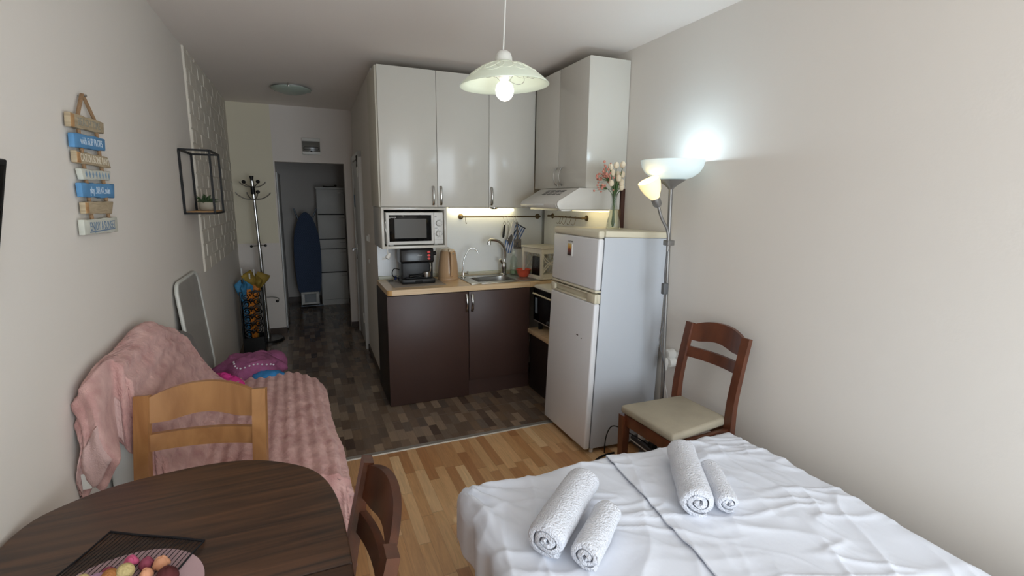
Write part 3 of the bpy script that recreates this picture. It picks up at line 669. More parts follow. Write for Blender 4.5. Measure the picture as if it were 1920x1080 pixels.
# ---------------- fridge
t = thing('fridge_freezer', 'tall white two-door fridge freezer standing against the right wall', 'fridge', (1.5275, 2.409, 0), (0, .0359, 0))
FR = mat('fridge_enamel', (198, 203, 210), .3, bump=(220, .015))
FRD = mat('fridge_door_enamel', (234, 234, 236), .28)
CRE = mat('cream_trim', (222, 214, 190), .4)
B().box(.045, .515, .004, .55, .035, 1.36, .004).done('body', FR, t)
B().box(.046, .518, .0, .554, 1.361, 1.3985, .006).done('top_lid', CRE, t)
d = B().box(0, .040, 0, .554, 1.045, 1.352, .012, 3).done('freezer_door', FRD, t)
B().box(-.001, .041, -.001, .555, 1.353, 1.398, .012, 3).done('door_cap', CRE, d)
B().box(-.001, .04, -.001, .555, 1.030, 1.0445, .005).done('bottom_trim', CRE, d)
B().text('CROWN', .017, Matrix.Translation((-.0006, .325, 1.310)) @ Matrix.Rotation(-PI / 2, 4, 'Z') @ Matrix.Rotation(PI / 2, 4, 'X'), .0004).done('brand_mark', DTXT, d, smooth=False)
d = B().box(0, .040, 0, .554, .035, .965, .012, 3).done('fridge_door', FRD, t)
b = B().box(.018, .04, .0, .554, .966, 1.022, .004).box(-.001, .018, -.001, .09, .966, 1.022, .005).box(-.001, .018, .50, .555, .966, 1.022, .005).box(-.001, .018, .09, .5, .966, .980, .004).box(-.001, .018, .09, .5, 1.014, 1.022, .003)
b.done('handle', CRE, d)
B().sph((-.0005, .17, .735), (.001, .012, .004)).sph((-.0005, .12, .725), (.001, .006, .003)).done('scratch', mat('rust_chip', (70, 50, 40), .8), d)
b = B().box(.0405, .0455, .006, .548, .04, 1.36); b.done('door_gasket', mat('grey_gasket', (120, 122, 126), .6), t, smooth=False)
b = B()
for (x, y, zb) in ((.07, .03, -.002), (.07, .52, -.002)): b.cyl((x, y, .003), (x, y, .036), .013, n=14)
for (x, y) in ((.47, .03), (.47, .52)): b.cyl((x, y, .0175), (x, y, .036), .013, n=14)
b.done('foot', PLASTIC, t)
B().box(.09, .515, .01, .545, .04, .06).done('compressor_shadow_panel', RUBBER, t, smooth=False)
mg = thing('fridge_magnet', 'small souvenir magnet with sunset picture on the freezer door', 'magnet', (1.5275 + .0359 * 1.26 - .0005, 2.409 + .325, 1.26), (0, .0359, 0))
SUN = bpy.data.materials.new('sunset_print'); SUN.use_nodes = True
nt = SUN.node_tree; tc = nt.nodes.new('ShaderNodeTexCoord'); sp = nt.nodes.new('ShaderNodeSeparateXYZ'); nt.links.new(tc.outputs['Generated'], sp.inputs[0])
nn = nt.nodes.new('ShaderNodeTexNoise'); nn.inputs['Scale'].default_value = 6; nt.links.new(tc.outputs['Generated'], nn.inputs['Vector'])
vv = math_node(nt, 'ADD', sp.outputs[2], math_node(nt, 'MULTIPLY', math_node(nt, 'SUBTRACT', nn.outputs[0], .5), .5))
cr = nt.nodes.new('ShaderNodeValToRGB'); nt.links.new(vv, cr.inputs[0])
cr.color_ramp.elements[0].color = (*lin((50, 46, 40)), 1); cr.color_ramp.elements[1].color = (*lin((214, 190, 130)), 1)
for p, c in ((.3, (110, 70, 70)), (.5, (150, 60, 40)), (.7, (220, 160, 50))):
    e = cr.color_ramp.elements.new(p); e.color = (*lin(c), 1)
nt.links.new(cr.outputs[0], nt.nodes['Principled BSDF'].inputs['Base Color'])
B().box(-.005, 0, -.022, .024, -.038, .038, .001).done('picture', SUN, mg)
B().box(-.005, 0, -.034, -.0225, -.042, .036, .001).done('white_edge', PLASTIC, mg)
# placemat + vase on the fridge
MATP = mat('pink_placemat', (206, 178, 162), .7, var=(90, .15))
tag(B().lathe([(0, 0), (.17, 0), (.172, .002), (.168, .005), (0, .004)], n=48, c=(1.86, 2.66, 1.3755), mx=Matrix.Rotation(.0359, 4, 'Y') @ Matrix.Diagonal((1.0, 1.2, 1, 1))).done('placemat', MATP), 'round pinkish placemat on top of the fridge', 'placemat')
for o_ in [bpy.data.objects['placemat']]: o_.location.z += .006
vx, vy, vz = 1.842, 2.66, 1.3885
t = thing('flower_vase', 'slim clear glass vase standing on top of the fridge', 'vase', (vx, vy, vz))
B().lathe([(0, 0), (.044, 0), (.046, .004), (.040, .05), (.024, .12), (.017, .17), (.019, .205), (.024, .225), (.0215, .225), (.0165, .205), (.0145, .17), (.0215, .12), (.0375, .05), (.042, .012), (0, .010)], n=32).done('glass', thin_glass('vase_glass', (247, 250, 248), .6), t)
STEM = mat("stem_green", (78, 104, 60), .6); IVO = mat('ivory_petal', (246, 230, 202), .6); PNK = mat('rose_blossom', (212, 142, 124), .7)
random.seed(11)
tips = [(-.035, .005, .375), (.005, .0, .385), (.045, -.01, .39), (-.015, .01, .34), (.005, -.03, .305), (.03, .02, .33), (.052, .0, .33), (-.035, -.01, .275), (.035, -.02, .28), (.04, -.015, .25)]
prs = []
def tulip(i, tip):
    t = thing('tulip', '', 'flower', (vx, vy, vz + .013))
    a = (random.uniform(-.009, .009), random.uniform(-.009, .009), random.uniform(0, .02))
    top = (tip[0], tip[1], tip[2])
    B().tube(spline([a, (tip[0] * .15, tip[1] * .15, .19), (tip[0] * .6, tip[1] * .6, .24 if tip[2] < .3 else .28), (top[0], top[1], top[2] - .012)], 6), .0026, 6).done('stem', STEM, t)
    B().lathe([(0, -.020), (.012, -.015), (.0175, .0), (.015, .014), (.007, .023), (0, .021)], n=10, c=top, mx=Matrix.Rotation(tip[0] * 4, 4, 'Y')).done('bud', IVO, t)
    t['group'] = 'cream tulips in the vase'; t['label'] = 'one of the cream artificial tulips in the glass vase on the fridge'
for i, tp in enumerate(tips): tulip(i, tp)
t = thing('pink_spray', 'pink blossom sprays leaning left out of the glass vase', 'flower', (vx, vy, vz + .013))
b = B(); s2 = B(); random.seed(5)
s2.tube(spline([(-.006, .004, .0), (-.012, 0, .19), (-.05, 0, .30), (-.075, 0, .34)], 6), .002, 6).tube(spline([(-.008, -.004, .0), (-.012, -.002, .18), (-.06, -.01, .24), (-.12, -.01, .262)], 6), .002, 6)
for i in range(42):
    c = (-.078 + random.gauss(0, .024), random.gauss(0, .02), .325 + random.gauss(0, .03)); b.sph(c, random.uniform(.005, .0095), 6, 5)
    s2.tube([(-.05, 0, .29), c], .0008, 4)
for i in range(16):
    c = (-.095 + random.gauss(0, .03), -.01 + random.gauss(0, .012), .25 + random.gauss(0, .013)); b.sph(c, random.uniform(.005, .008), 6, 5)
    s2.tube([(-.06, -.01, .24), c], .0008, 4)
b.done('blossom', PNK, t); s2.done('stem', STEM, t)
t = thing('grass_blades', 'green leaf blades among the flower stems in the vase', 'leaves', (vx, vy, vz + .013))
b = B()
for i in range(9):
    a = random.uniform(-.05, .03); e = random.uniform(-.03, .03); hgt = random.uniform(.22, .33)
    b.tube(spline([(a * .1, e * .1, .01), (a * .2, e * .2, .18), (a, e, hgt)], 5), [.0025] * 5 + [.004] * 5 + [.0008], 5, flat=.3)
b.done('blade', STEM, t)

# ================================================================== LAMPS
pl = (.812, 2.0, 2.040)
t = thing('pendant_lamp', 'glass pendant lamp with ring pattern and lit bulb hanging from the ceiling', 'lamp', pl, (0, -.045, 0))
dome = lambda r: .092 * (1 - (r / .186) ** 2.1)
prof = [(r, dome(r)) for r in (.025, .05, .08, .11, .14, .165, .18, .186)]
B().lathe(prof + [(.187, -.003)] + [(r - .002, dome(r) - .006) for r in (.183, .165, .14, .11, .08, .05, .025)], n=56).done('shade', mat('pendant_glass', (212, 220, 204), .25, emit=((226, 232, 200), .16)), t, ang=60)
shd = kids(t)[-1]
rings_o, rings_i = B(), B(); random.seed(14)
for i in range(17):
    rho = random.uniform(.022, .042); rad = random.uniform(.07, .135); a0 = i * 2 * PI / 17 * 1.0 + random.uniform(-.1, .1)
    cx_, cy_ = rad * math.cos(a0), rad * math.sin(a0)
    P_ = []
    for k in range(28):
        x_, y_ = cx_ + rho * math.cos(2 * PI * k / 28), cy_ + rho * math.sin(2 * PI * k / 28); r_ = min(.182, math.hypot(x_, y_)); P_.append((x_, y_, dome(r_)))
    rings_o.tube([(p[0], p[1], p[2] + .0004) for p in P_], .0011, 5, True); rings_i.tube([(p[0] * .985, p[1] * .985, p[2] - .0064) for p in P_], .0011, 5, True)
rings_o.done('outer_ring_print', mat('pale_print', (240, 242, 224), .4), shd)
rings_i.done('inner_ring_print', mat('grey_ring_print', (128, 130, 120), .5), shd)
B().lathe([(.025, .088), (.036, .092), (.036, .105), (.031, .122), (.018, .133), (.005, .137), (0, .137)], n=28).done('cap', mat('lamp_cap', (226, 224, 216), .4), t)
B().lathe([(.0, .086), (.025, .086), (.025, .03), (.018, .02), (0, .02)], n=24).done('socket', PLASTIC, t)
B().sph((0, 0, -.022), (.038, .038, .041), 24, 16).done('bulb', mat('bulb_glow', (255, 255, 250), .3, emit=((255, 248, 238), 10)), t)
top = XF[t.name].inverted() @ Vector((.822, 2.0, ZC))
B().tube(spline([(0, 0, .135), (.01, 0, .25), tuple(top)], 6), .0035, 8).done('cord', PLASTIC, t)
# floor lamp
lx, ly = 1.953, 2.215
t = thing('floor_lamp', 'silver uplighter floor lamp with glowing bowl and small reading arm beside fridge', 'lamp', (lx, ly, 0))
top = Vector((-.046, 0, 1.634))
B().lathe([(0, 0), (.125, 0), (.125, .012), (.11, .022), (.02, .03), (0, .03)], n=40).done('base', GREYMETAL, t)
B().cyl((0, 0, .028), (top.x, 0, 1.64), .0115, n=16).done('pole', GREYMETAL, t)
B().lathe([(.0, 0), (.013, 0), (.018, .008), (.038, .026), (.078, .052), (.080, .054), (0, .054)], n=36, c=(top.x, 0, 1.634)).done('cone', GREYMETAL, t)
bz = 1.689; bp_ = [(.0, 0), (.075, .0), (.112, .012), (.145, .036), (.163, .066), (.172, .102), (.169, .102), (.158, .066), (.14, .038), (.108, .016), (.07, .006), (0, .006)]
BOWL = mat('opal_bowl', (228, 238, 238), .35, emit=((206, 236, 240), .30))
B().lathe(bp_, n=48, c=(top.x, 0, bz)).done('bowl_shade', BOWL, t)
B().sph((top.x, 0, bz + .055), (.03, .03, .045)).done('bulb', mat('cold_bulb', (235, 245, 255), .3, emit=((220, 238, 255), 4)), t)
CLP = (-.022, -.02, 1.325)
B().box(-.066, -.018, -.03, .014, 1.322, 1.352, .004).cyl((-.018, 0, 1.337), (-.006, 0, 1.337), .005, n=10).done('clamp', GREYMETAL, t)
arm = spline([(-.058, -.02, 1.29), (-.058, -.02, 1.36), (-.070, -.02, 1.413), (-.108, -.02, 1.468), (-.127, -.02, 1.505), (-.142, -.02, 1.545)], 6)
B().tube(arm, .0085, 10).done('reading_arm', GREYMETAL, t)
hd = Matrix.Translation((-.142, -.02, 1.54)) @ Matrix.Rotation(-.5, 4, 'Y')
B().lathe([(0, 0), (.017, .002), (.024, .012), (.025, .05), (.0, .05)], n=28, mx=hd).done('reading_socket', GREYMETAL, t)
B().lathe([(.022, .048), (.045, .09), (.057, .13), (.0595, .158), (.057, .158), (.054, .13), (.043, .09), (.02, .052)], n=36, mx=hd).done('reading_shade', mat('warm_shade', (255, 240, 205), .4, emit=((255, 226, 160), .8)), t)
B().sph(hd @ Vector((0, 0, .10)), .024).done('reading_bulb', mat('warm_bulb', (255, 240, 210), .3, emit=((255, 224, 160), 6)), t)
b = B().tube(spline([(-.058, -.02, 1.295), (-.068, -.025, 1.22), (-.074, -.03, 1.15), (-.070, -.03, 1.105)], 6), .0045, 8)
b.tube(spline([(-.070, -.03, 1.06), (-.062, -.03, .95), (-.065, -.03, .86), (-.09, -.04, .78), (-.05, -.03, .66), (-.012, -.014, .56), (-.016, -.012, .3), (-.015, -.012, .04)], 8), .003, 8)
b.done('cord', mat('grey_cord', (96, 96, 98), .5), t)
B().box(-.087, -.053, -.045, -.018, 1.045, 1.11, .006).done('inline_switch', mat('grey_switch', (98, 100, 102), .45), t)
up = lamp('bowl_glow', 'POINT', (lx + top.x, ly, bz + .085), 6.8, (.66, .85, 1.0), shadow_soft_size=.03)
rd = lamp('reading_glow', 'POINT', tuple(XF[t.name] @ (hd @ Vector((0, 0, .115)))), .55, (1, .78, .5), shadow_soft_size=.02)
# hallway ceiling light
t = thing('ceiling_lamp', 'unlit frosted glass dish lamp on the hallway ceiling', 'lamp', (-.02, 5.14, ZC))
B().lathe([(0, 0), (.12, 0), (.12, -.012), (0, -.012)], n=36).done('base', PLASTIC, t)
B().lathe([(.172, -.018), (.168, -.024), (.13, -.04), (.08, -.056), (.0, -.062)], n=44).done('glass_dish', mat('frosted_green_glass', (172, 184, 172), .35, spec=.5), t, solid=.003)
for a in (.4, 2.5, 4.6):
    B().box(-.007, .007, -.006, .006, -.03, .0, .002, mx=Matrix.Rotation(a, 4, 'Z') @ Matrix.Translation((.172, 0, 0))).done('clip', CHROME, t)

# ================================================================== HALLWAY
t = thing('fuse_box', 'white fuse box with smoky flap on the far wall above the doorway', 'fuse box', (.144, YF, 2.14))
B().box(-.096, .096, -.035, 0, -.09, .09, .006).done('case', PLASTIC, t)
B().box(-.092, .092, -.043, -.034, -.058, .055, .004).done('flap', mat('smoky_flap', (112, 110, 104), .2), t)
b = B().tube([( .075 * (1 if (i // 8) % 2 == 0 else -1) + .0 , -.044, -.02) for i in range(2)], .002, 6) if False else B()
pp = [(.065 + .014 * math.cos(a), -.0435, -.022 + .014 * math.sin(a)) for a in [(-PI / 2 + i * PI / 8) for i in range(9)]] + [(-.065 + .014 * math.cos(a), -.0435, -.022 + .014 * math.sin(a)) for a in [(PI / 2 + i * PI / 8) for i in range(9)]]
b.tube(pp, .003, 6, True, up=(0, 1, 0)).done('flap_grip', RUBBER, t)
B().sph((0, -.044, -.056), (.012, .004, .007)).done('latch', RUBBER, t)
# light switches on the hallway partition
for (y, z, lb, r_) in ((4.74, 1.205, 'white wall switch beside the kitchen, level with the microwave', .035), (4.78, .98, 'small round white cover on the hallway wall just above worktop level', .022)):
    xx = .556 + (y - YK) / (YF - YK) * .036
    t = thing('wall_switch', lb, 'switch', (xx, y, z), ang)
    B().box(-.012, .003, -r_, r_, -r_, r_, .005).done('plate', PLASTIC, t) if r_ > .03 else B().lathe([(0, .01), (r_ * .8, .01), (r_, 0), (0, 0)], n=24, mx=Matrix.Rotation(-PI / 2, 4, 'Y')).done('plate', PLASTIC, t)
    if r_ > .03: B().box(-.026, -.011, -.018, .016, -.028, .02, .006).done('plug', PLASTIC, t)
bl = thing('door_hanger', 'small blue ornament hanging on the bathroom door', 'ornament', tuple(RM @ Vector((-.028, .70, 1.56))), ang)
B().box(-.004, .004, -.045, .03, -.09, .05, .003).done('plaque', mat('blue_plaque', (72, 104, 132), .5), bl)
B().tube([(0, -.01, .05), (0, -.008, .12)], .0015, 6).done('string', mat('cord_tan', (140, 110, 80), .8), bl)
xw = thing('wire_star', 'crossed wire ornament at the top corner of the bathroom door', 'ornament', tuple(RM @ Vector((-.04, .10, 1.93))), ang)
DW = mat('dark_wire', (60, 52, 46), .5, .5)
B().tube([(0, -.04, .06), (0, .03, -.06)], .004, 6).tube([(0, .04, .06), (0, -.03, -.06)], .004, 6).tube([(0, -.04, .06), (0, .04, .06)], .003, 6).done('wire', DW, xw)
# coat rack
t = thing('coat_rack', 'chrome coat rack with curved black-tipped hooks in the hallway corner', 'coat rack', (-.425, 5.90, 0))
B().lathe([(0, 0), (.165, 0), (.165, .012), (.15, .026), (.02, .03), (0, .03)], n=48).done('base', mat('black_base', (22, 22, 22), .3), t)
B().cyl((0, 0, .03), (-.004, 0, .12), .03, .02).tube([(0, 0, .05), (-.012, 0, .9), (-.018, 0, 1.10)], .0185, 16).tube([(-.018, 0, 1.08), (-.03, 0, 1.58)], .015, 16).tube([(-.03, 0, 1.56), (-.036, 0, 1.74)], .019, 16).done('pole', CHROME, t)
B().tube([(-.033, 0, 1.60), (-.035, 0, 1.685)], .0215, 16).tube([(-.036, 0, 1.735), (-.037, 0, 1.765), (-.038, 0, 1.79)], [.012, .018, .022], 16).done('grip', BLACK, t)
def rhook(a, z, L, rise, ball):
    c, s_ = math.cos(a), math.sin(a); x0 = -.034
    h = B().tube(spline([(x0 + c * .015, s_ * .015, z), (x0 + c * L * .5, s_ * L * .5, z + rise * .15), (x0 + c * L * .85, s_ * L * .85, z + rise * .6), (x0 + c * L, s_ * L, z + rise)], 6), .006, 8).done('hook', STEEL, t)
    if ball: B().sph((x0 + c * L, s_ * L, z + rise), (.02, .02, .018)).done('hook_tip', BLACK, h)
rhook(.15, 1.675, .125, .055, False); rhook(PI - .15, 1.675, .125, .055, False); rhook(-1.0, 1.68, .11, .05, True); rhook(PI + 1.0, 1.68, .13, .045, True)
rhook(.05, 1.545, .165, .075, False); rhook(PI - .05, 1.545, .165, .075, False); rhook(-1.1, 1.545, .115, .08, True); rhook(PI + .95, 1.55, .09, .07, False)
h = B().tube([(-.018, -.0, 1.06), (-.09, -.03, 1.055)], .006, 8).done('side_peg', STEEL, t); B().sph((-.09, -.03, 1.055), .014).done('peg_tip', BLACK, h)
h = B().tube([(-.018, -.0, 1.065), (.045, -.03, 1.06)], .006, 8).done('side_peg', STEEL, t); B().sph((.045, -.03, 1.06), .014).done('peg_tip', BLACK, h)
h = B().tube(spline([(-.008, 0, .49), (.08, -.02, .49), (.13, -.05, .48), (.135, -.06, .455)], 6), .004, 8).done('umbrella_ring', STEEL, t); B().sph((.12, -.07, .452), .016).done('ring_tip', BLACK, h)
# umbrella stand
t = thing('umbrella_stand', 'black scrollwork metal umbrella stand against the left hallway wall', 'umbrella stand', (-.525, 5.55, 0), .04)
IRON = mat('black_iron', (12, 12, 13), .45)
w_ = .097
b = B()
for sx in (-w_, w_):
    for sy in (-w_, w_): b.box(sx - .006, sx + .006, sy - .006, sy + .006, 0, .64, .001)
for z in (.155, .634): 
    b.box(-w_, w_, -w_ - .005, -w_ + .005, z - .005, z + .005).box(-w_, w_, w_ - .005, w_ + .005, z - .005, z + .005).box(-w_ - .005, -w_ + .005, -w_, w_, z - .005, z + .005).box(w_ - .005, w_ + .005, -w_, w_, z - .005, z + .005)
b.done('frame', IRON, t)
b = B()
b.box(-w_, w_, -w_ - .002, -w_ + .002, 0, .155).box(-w_, w_, w_ - .002, w_ + .002, 0, .155).box(-w_ - .002, -w_ + .002, -w_, w_, 0, .155).box(w_ - .002, w_ + .002, -w_, w_, 0, .155).box(-w_, w_, -w_, w_, 0, .006)
b.done('tray', IRON, t, smooth=False)
b = B()
def scroll(cx, cz, R, dirn, face):
    pts = []
    for i in range(26):
        a = i / 25 * 3.6 * PI; r_ = R * (1 - i / 25 * .8)
        u = cx + dirn * r_ * math.cos(a); zz = cz + r_ * math.sin(a)
        pts.append({'f': (u, -w_, zz), 'b': (u, w_, zz), 'l': (-w_, u, zz), 'r': (w_, u, zz)}[face])
    b.tube(pts, .0058, 5)
for face in 'fblr':
    for i in range(6):
        scroll(-.046, .20 + i * .078, .042, 1, face); scroll(.046, .235 + i * .075, .042, -1, face)
        if i < 5: scroll(-.002, .225 + i * .08, .02, -1, face)
b.done('scrollwork', IRON, t, ang=60)
def umbrella(label, x, y, c, zmid, ztop, r0, r1, tilt, hm, shaft, seed):
    """handle-up folded umbrella: slim below the rim of the stand, bunched hem flaring above it"""
    t = thing('umbrella', label, 'umbrella', (x, y, .012), tilt)
    def f(u, v):
        a = 2 * PI * u; z = .09 + v * (ztop - .09); k = smooth01((z - zmid) / max(.05, ztop - zmid - .04))
        w = (r0 * (.35 + .65 * smooth01(v * 2.5)) * (1 - k) + r1 * k) * (1 - .75 * smooth01((v - .93) / .07))
        w *= 1 + (.16 + .08 * k) * math.sin(5 * a + 5 * v + seed) + .10 * math.sin(11 * a + 9 * v) + .25 * k * nz(math.cos(a) * 2 + seed, math.sin(a) * 2, v * 5)
        return (w * math.cos(a), w * math.sin(a), z + (.022 * math.sin(3 * a + seed) + .014 * math.sin(8 * a + seed) + .03 * nz(math.cos(a) * 2, math.sin(a) * 2, seed)) * k)
    B().grid(61, 30, f).done('canopy', c, t, ang=80)
    B().cyl((0, 0, .0), (0, 0, shaft - .08), .004, n=8).done('shaft', STEEL, t)
    B().cyl((0, 0, shaft - .10), (0, 0, shaft), .007, .009, n=12).done('handle', hm, t)
OLV = mat('olive_fabric', (150, 124, 50), .7, var=(12, .3)); BLU = mat('turquoise_fabric', (66, 136, 178), .6, var=(12, .35)); ORG = mat('orange_fabric', (214, 128, 40), .6, var=(10, .25))
umbrella('folded orange umbrella seen through the scrollwork of the stand', -.525, 5.52, ORG, .50, .66, .050, .070, (0, 0, 0), PLASTIC, .80, 1.0)
umbrella('folded olive-yellow umbrella bunched over the top of the stand', -.505, 5.595, OLV, .585, .775, .03, .115, (0, .02, 0), PLASTIC, .83, 2.3)
umbrella('folded turquoise umbrella with white handle at the left front of the stand', -.565, 5.50, BLU, .50, .725, .026, .068, (0, -.03, 0), PLASTIC, .86, 4.1)
# closet: ironing board, shoe cabinet
t = thing('ironing_board', 'blue checked ironing board standing upright in the closet', 'ironing board', (.042, 7.50, 0), (-.06, 0, 0))
IB = bpy.data.materials.new('blue_check'); IB.use_nodes = True
nt = IB.node_tree; tc = nt.nodes.new('ShaderNodeTexCoord'); ck = nt.nodes.new('ShaderNodeTexChecker'); ck.inputs['Scale'].default_value = 90; nt.links.new(tc.outputs['Object'], ck.inputs['Vector'])
ck.inputs[1].default_value = (*lin((84, 100, 128)), 1); ck.inputs[2].default_value = (*lin((60, 74, 100)), 1); nt.links.new(ck.outputs[0], nt.nodes['Principled BSDF'].inputs['Base Color']); nt.nodes['Principled BSDF'].inputs['Roughness'].default_value = .85
half = [(.05, .20), (.125, .215), (.155, .30), (.172, .50), (.178, .75), (.172, .95), (.15, 1.10), (.11, 1.24), (.07, 1.32), (.03, 1.362), (0, 1.37)]
half = spline([(x, 0, z) for x, z in half], 4)
poly = [(p.x, p.z) for p in half] + [(-p.x, p.z) for p in half[::-1][1:]]
B().prism(poly, 'y', -.018, .018, .008).done('board', IB, t)
b = B().tube(spline([(.05, .03, 1.15), (.08, .03, 1.25), (.155, .03, 1.425)], 4), .011, 10).tube(spline([(-.05, .03, 1.15), (-.085, .03, 1.25), (-.145, .03, 1.425)], 4), .011, 10).tube([(.12, .04, .03), (.05, .05, 1.2)], .010, 10).tube([(-.12, .04, .03), (-.05, .05, 1.2)], .010, 10).tube([(-.13, .04, .025), (.17, .04, .025)], .011, 10)
b.done('leg_frame', mat('grey_tube', (120, 128, 138), .4, .5), t)
fr = [(-.115, .07), (.115, .07), (.125, .20), (-.125, .20)]
b = B().box(-.12, .12, -.03, -.006, .205, .235, .008).box(-.12, .12, -.03, -.006, .055, .085, .008).box(-.12, -.075, -.03, -.006, .08, .21, .008).box(.075, .12, -.03, -.006, .08, .21, .008)
b.done('iron_rest', PLASTIC, t)
B().box(-.075, .075, -.018, -.010, .085, .205).box(-.022, .022, -.026, -.012, .085, .205).done('rest_plate', mat('smoky_plate', (92, 94, 98), .3), t, smooth=False)
t = thing('shoe_cabinet', 'tall narrow white shoe cabinet with tilting flaps in the closet', 'cabinet', (.39, 7.75, 0))
B().box(-.185, .19, -.13, .15, .0, 1.70, .003).box(-.20, .20, -.145, .15, 1.70, 1.722, .003).done('carcass', WHITEM, t)
B().box(-.178, .183, -.1315, -.1302, .08, 1.692).done('flap_gap_shade', RUBBER, t, smooth=False)  # black sheet added behind the flaps, stands in for shade in the gaps
for z0, z1 in ((.085, .485), (.50, .83), (.84, .975), (.985, 1.33), (1.345, 1.69)):
    d = B().box(-.18, .185, -.148, -.131, z0, z1, .002).done('flap', WHITEM, t)
    if z1 - z0 > .1: B().box(.10, .18, -.153, -.147, z1 - .05, z1 - .042, .001).done('grip', STEEL, d)
tag(B().tube(spline([(.30, 7.62, 1.735), (.36, 7.60, 1.728), (.46, 7.60, 1.735)], 4), .006, 8).sph((.47, 7.60, 1.742), .018, 10, 8).done('hanger_rod', DW), 'small rod with knob lying on top of the shoe cabinet', 'rod')

# ================================================================== LEFT WALL THINGS
# television
t = thing('television', 'black wall-mounted television cut off at the left picture edge', 'television', (-.614, .98, 1.458), (0, .19, 0))
B().box(-.018, 0, -.45, .45, -.19, .19, .004).done('bezel', BLACK, t)
B().box(.0002, .001, -.435, .435, -.165, .178).done('screen', BLACKGLOSS, t, smooth=False)
B().box(-.050, -.0185, -.10, .10, .02, .14).done('wall_bracket', RUBBER, t, smooth=False)
# hanging sign
WD = wood_mat('driftwood', (164, 146, 118), (190, 172, 142), .8, (3, 12, 60)); WDE = wood_mat('raw_wood', (168, 124, 80), (196, 154, 106), .8, (3, 12, 40))
BLUW = mat('blue_paint_wood', (92, 144, 188), .75, var=(14, .12)); WHW = mat('whitewash_wood', (200, 200, 188), .8, var=(14, .1))
ROPE = mat('jute_rope', (156, 124, 92), .9, bump=(200, .6))
t = thing('hanging_sign', 'string of seven painted driftwood boards hanging on the left wall', 'sign', (XL, 2.2, 1.6))
SX = XL + .006
bd = [  # quad corners (y, z): top near, top far, bottom far, bottom near ; material, text, ink, size
 (((2.027, 1.828), (2.32, 1.835), (2.31, 1.794), (2.018, 1.783)), WD, 'BEACH TIME', (146, 144, 132), .036),
 (((2.033, 1.768), (2.311, 1.776), (2.301, 1.731), (2.027, 1.723)), BLUW, 'with FLIP FLOPS', (200, 214, 224), .034),
 (((2.033, 1.711), (2.315, 1.711), (2.338, 1.671), (2.029, 1.673)), WD, 'CATCH SOME RAYS', (222, 212, 192), .036),
 (((2.05, 1.655), (2.327, 1.660), (2.306, 1.627), (2.062, 1.622)), WHW, None, None, 0),
 (((2.034, 1.610), (2.348, 1.614), (2.33, 1.561), (2.035, 1.564)), BLUW, 'play ..RELAX..swim', (200, 214, 226), .034),
 (((2.043, 1.549), (2.314, 1.55), (2.281, 1.504), (2.04, 1.511)), WD, None, None, 0),
 (((2.014, 1.492), (2.329, 1.491), (2.323, 1.436), (2.007, 1.442)), WHW, 'ENJOY A SUNSET', (112, 134, 158), .040)]
for k_, (q4, M_, tx, tcx, sz) in enumerate(bd):
    random.seed(20 + k_); n_ = 9
    (ya_, za_), (yb_, zb2), (yc_, zc2), (yd_, zd_) = q4
    top_ = [(ya_ + (yb_ - ya_) * i / n_, za_ + (zb2 - za_) * i / n_ + random.uniform(-.002, .002)) for i in range(n_ + 1)]
    bot_ = [(yd_ + (yc_ - yd_) * i / n_, zd_ + (zc2 - zd_) * i / n_ + random.uniform(-.002, .002)) for i in range(n_ + 1)]
    bo = B().prism(top_ + bot_[::-1], 'x', SX, SX + .017, .003).done('board', M_, t, world=True)
    yc, zc = (ya_ + yb_ + yc_ + yd_) / 4 + .008, (za_ + zb2 + zc2 + zd_) / 4
    tl_ = math.atan2(zb2 - za_ + zc2 - zd_, yb_ - ya_ + yc_ - yd_)
    RX = Matrix.Translation((SX + .0172, yc, zc)) @ Matrix.Rotation(tl_, 4, 'X') @ Matrix.Rotation(PI / 2, 4, 'Z') @ Matrix.Rotation(PI / 2, 4, 'X')
    if tx: B().text(tx, sz, RX, .0005, sx=min(1.0, .245 / (len(tx) * sz * .56))).done('lettering', mat('sign_ink_%d' % k_, tcx, .8), bo, world=True, smooth=False)
    if k_ == 3:
        q = B()
        for i in range(8):
            yy = yc - .108 + i * .030
            q.prism([(yy - .008, zc), (yy, zc - .012), (yy + .008, zc), (yy, zc + .012)], 'x', SX + .0165, SX + .0178)
        q.done('diamonds', mat('blue_ink', (132, 158, 180), .8), bo, world=True, smooth=False)
    if k_ == 6: B().box(SX + .0165, SX + .0177, 2.05, 2.29, 1.4475, 1.4515).done('underline', MATS['sign_ink_6'], bo, world=True, smooth=False)
    if k_ in (0, 2, 5): B().prism([(ya_ + .001, za_ - .002), (ya_ + .03, za_ - .002), (yd_ + .03, zd_ + .002), (yd_ + .001, zd_ + .002)], 'x', SX + .002, SX + .0175, .001).done('bare_end', WDE, bo, world=True)
b = B().tube([(SX + .008, 2.11, 1.828), (SX + .006, 2.178, 1.906), (SX + .006, 2.186, 1.908), (SX + .008, 2.262, 1.832)], .006, 8)
for yy in (2.10, 2.26): b.tube([(SX + .008, yy, 1.83), (SX + .008, yy + .01, 1.45)], .006, 8)
b.done('rope', ROPE, t, world=True)
B().cyl((XL, 2.182, 1.902), (SX + .018, 2.182, 1.905), .004, n=8).done('nail', STEEL, t, world=True)
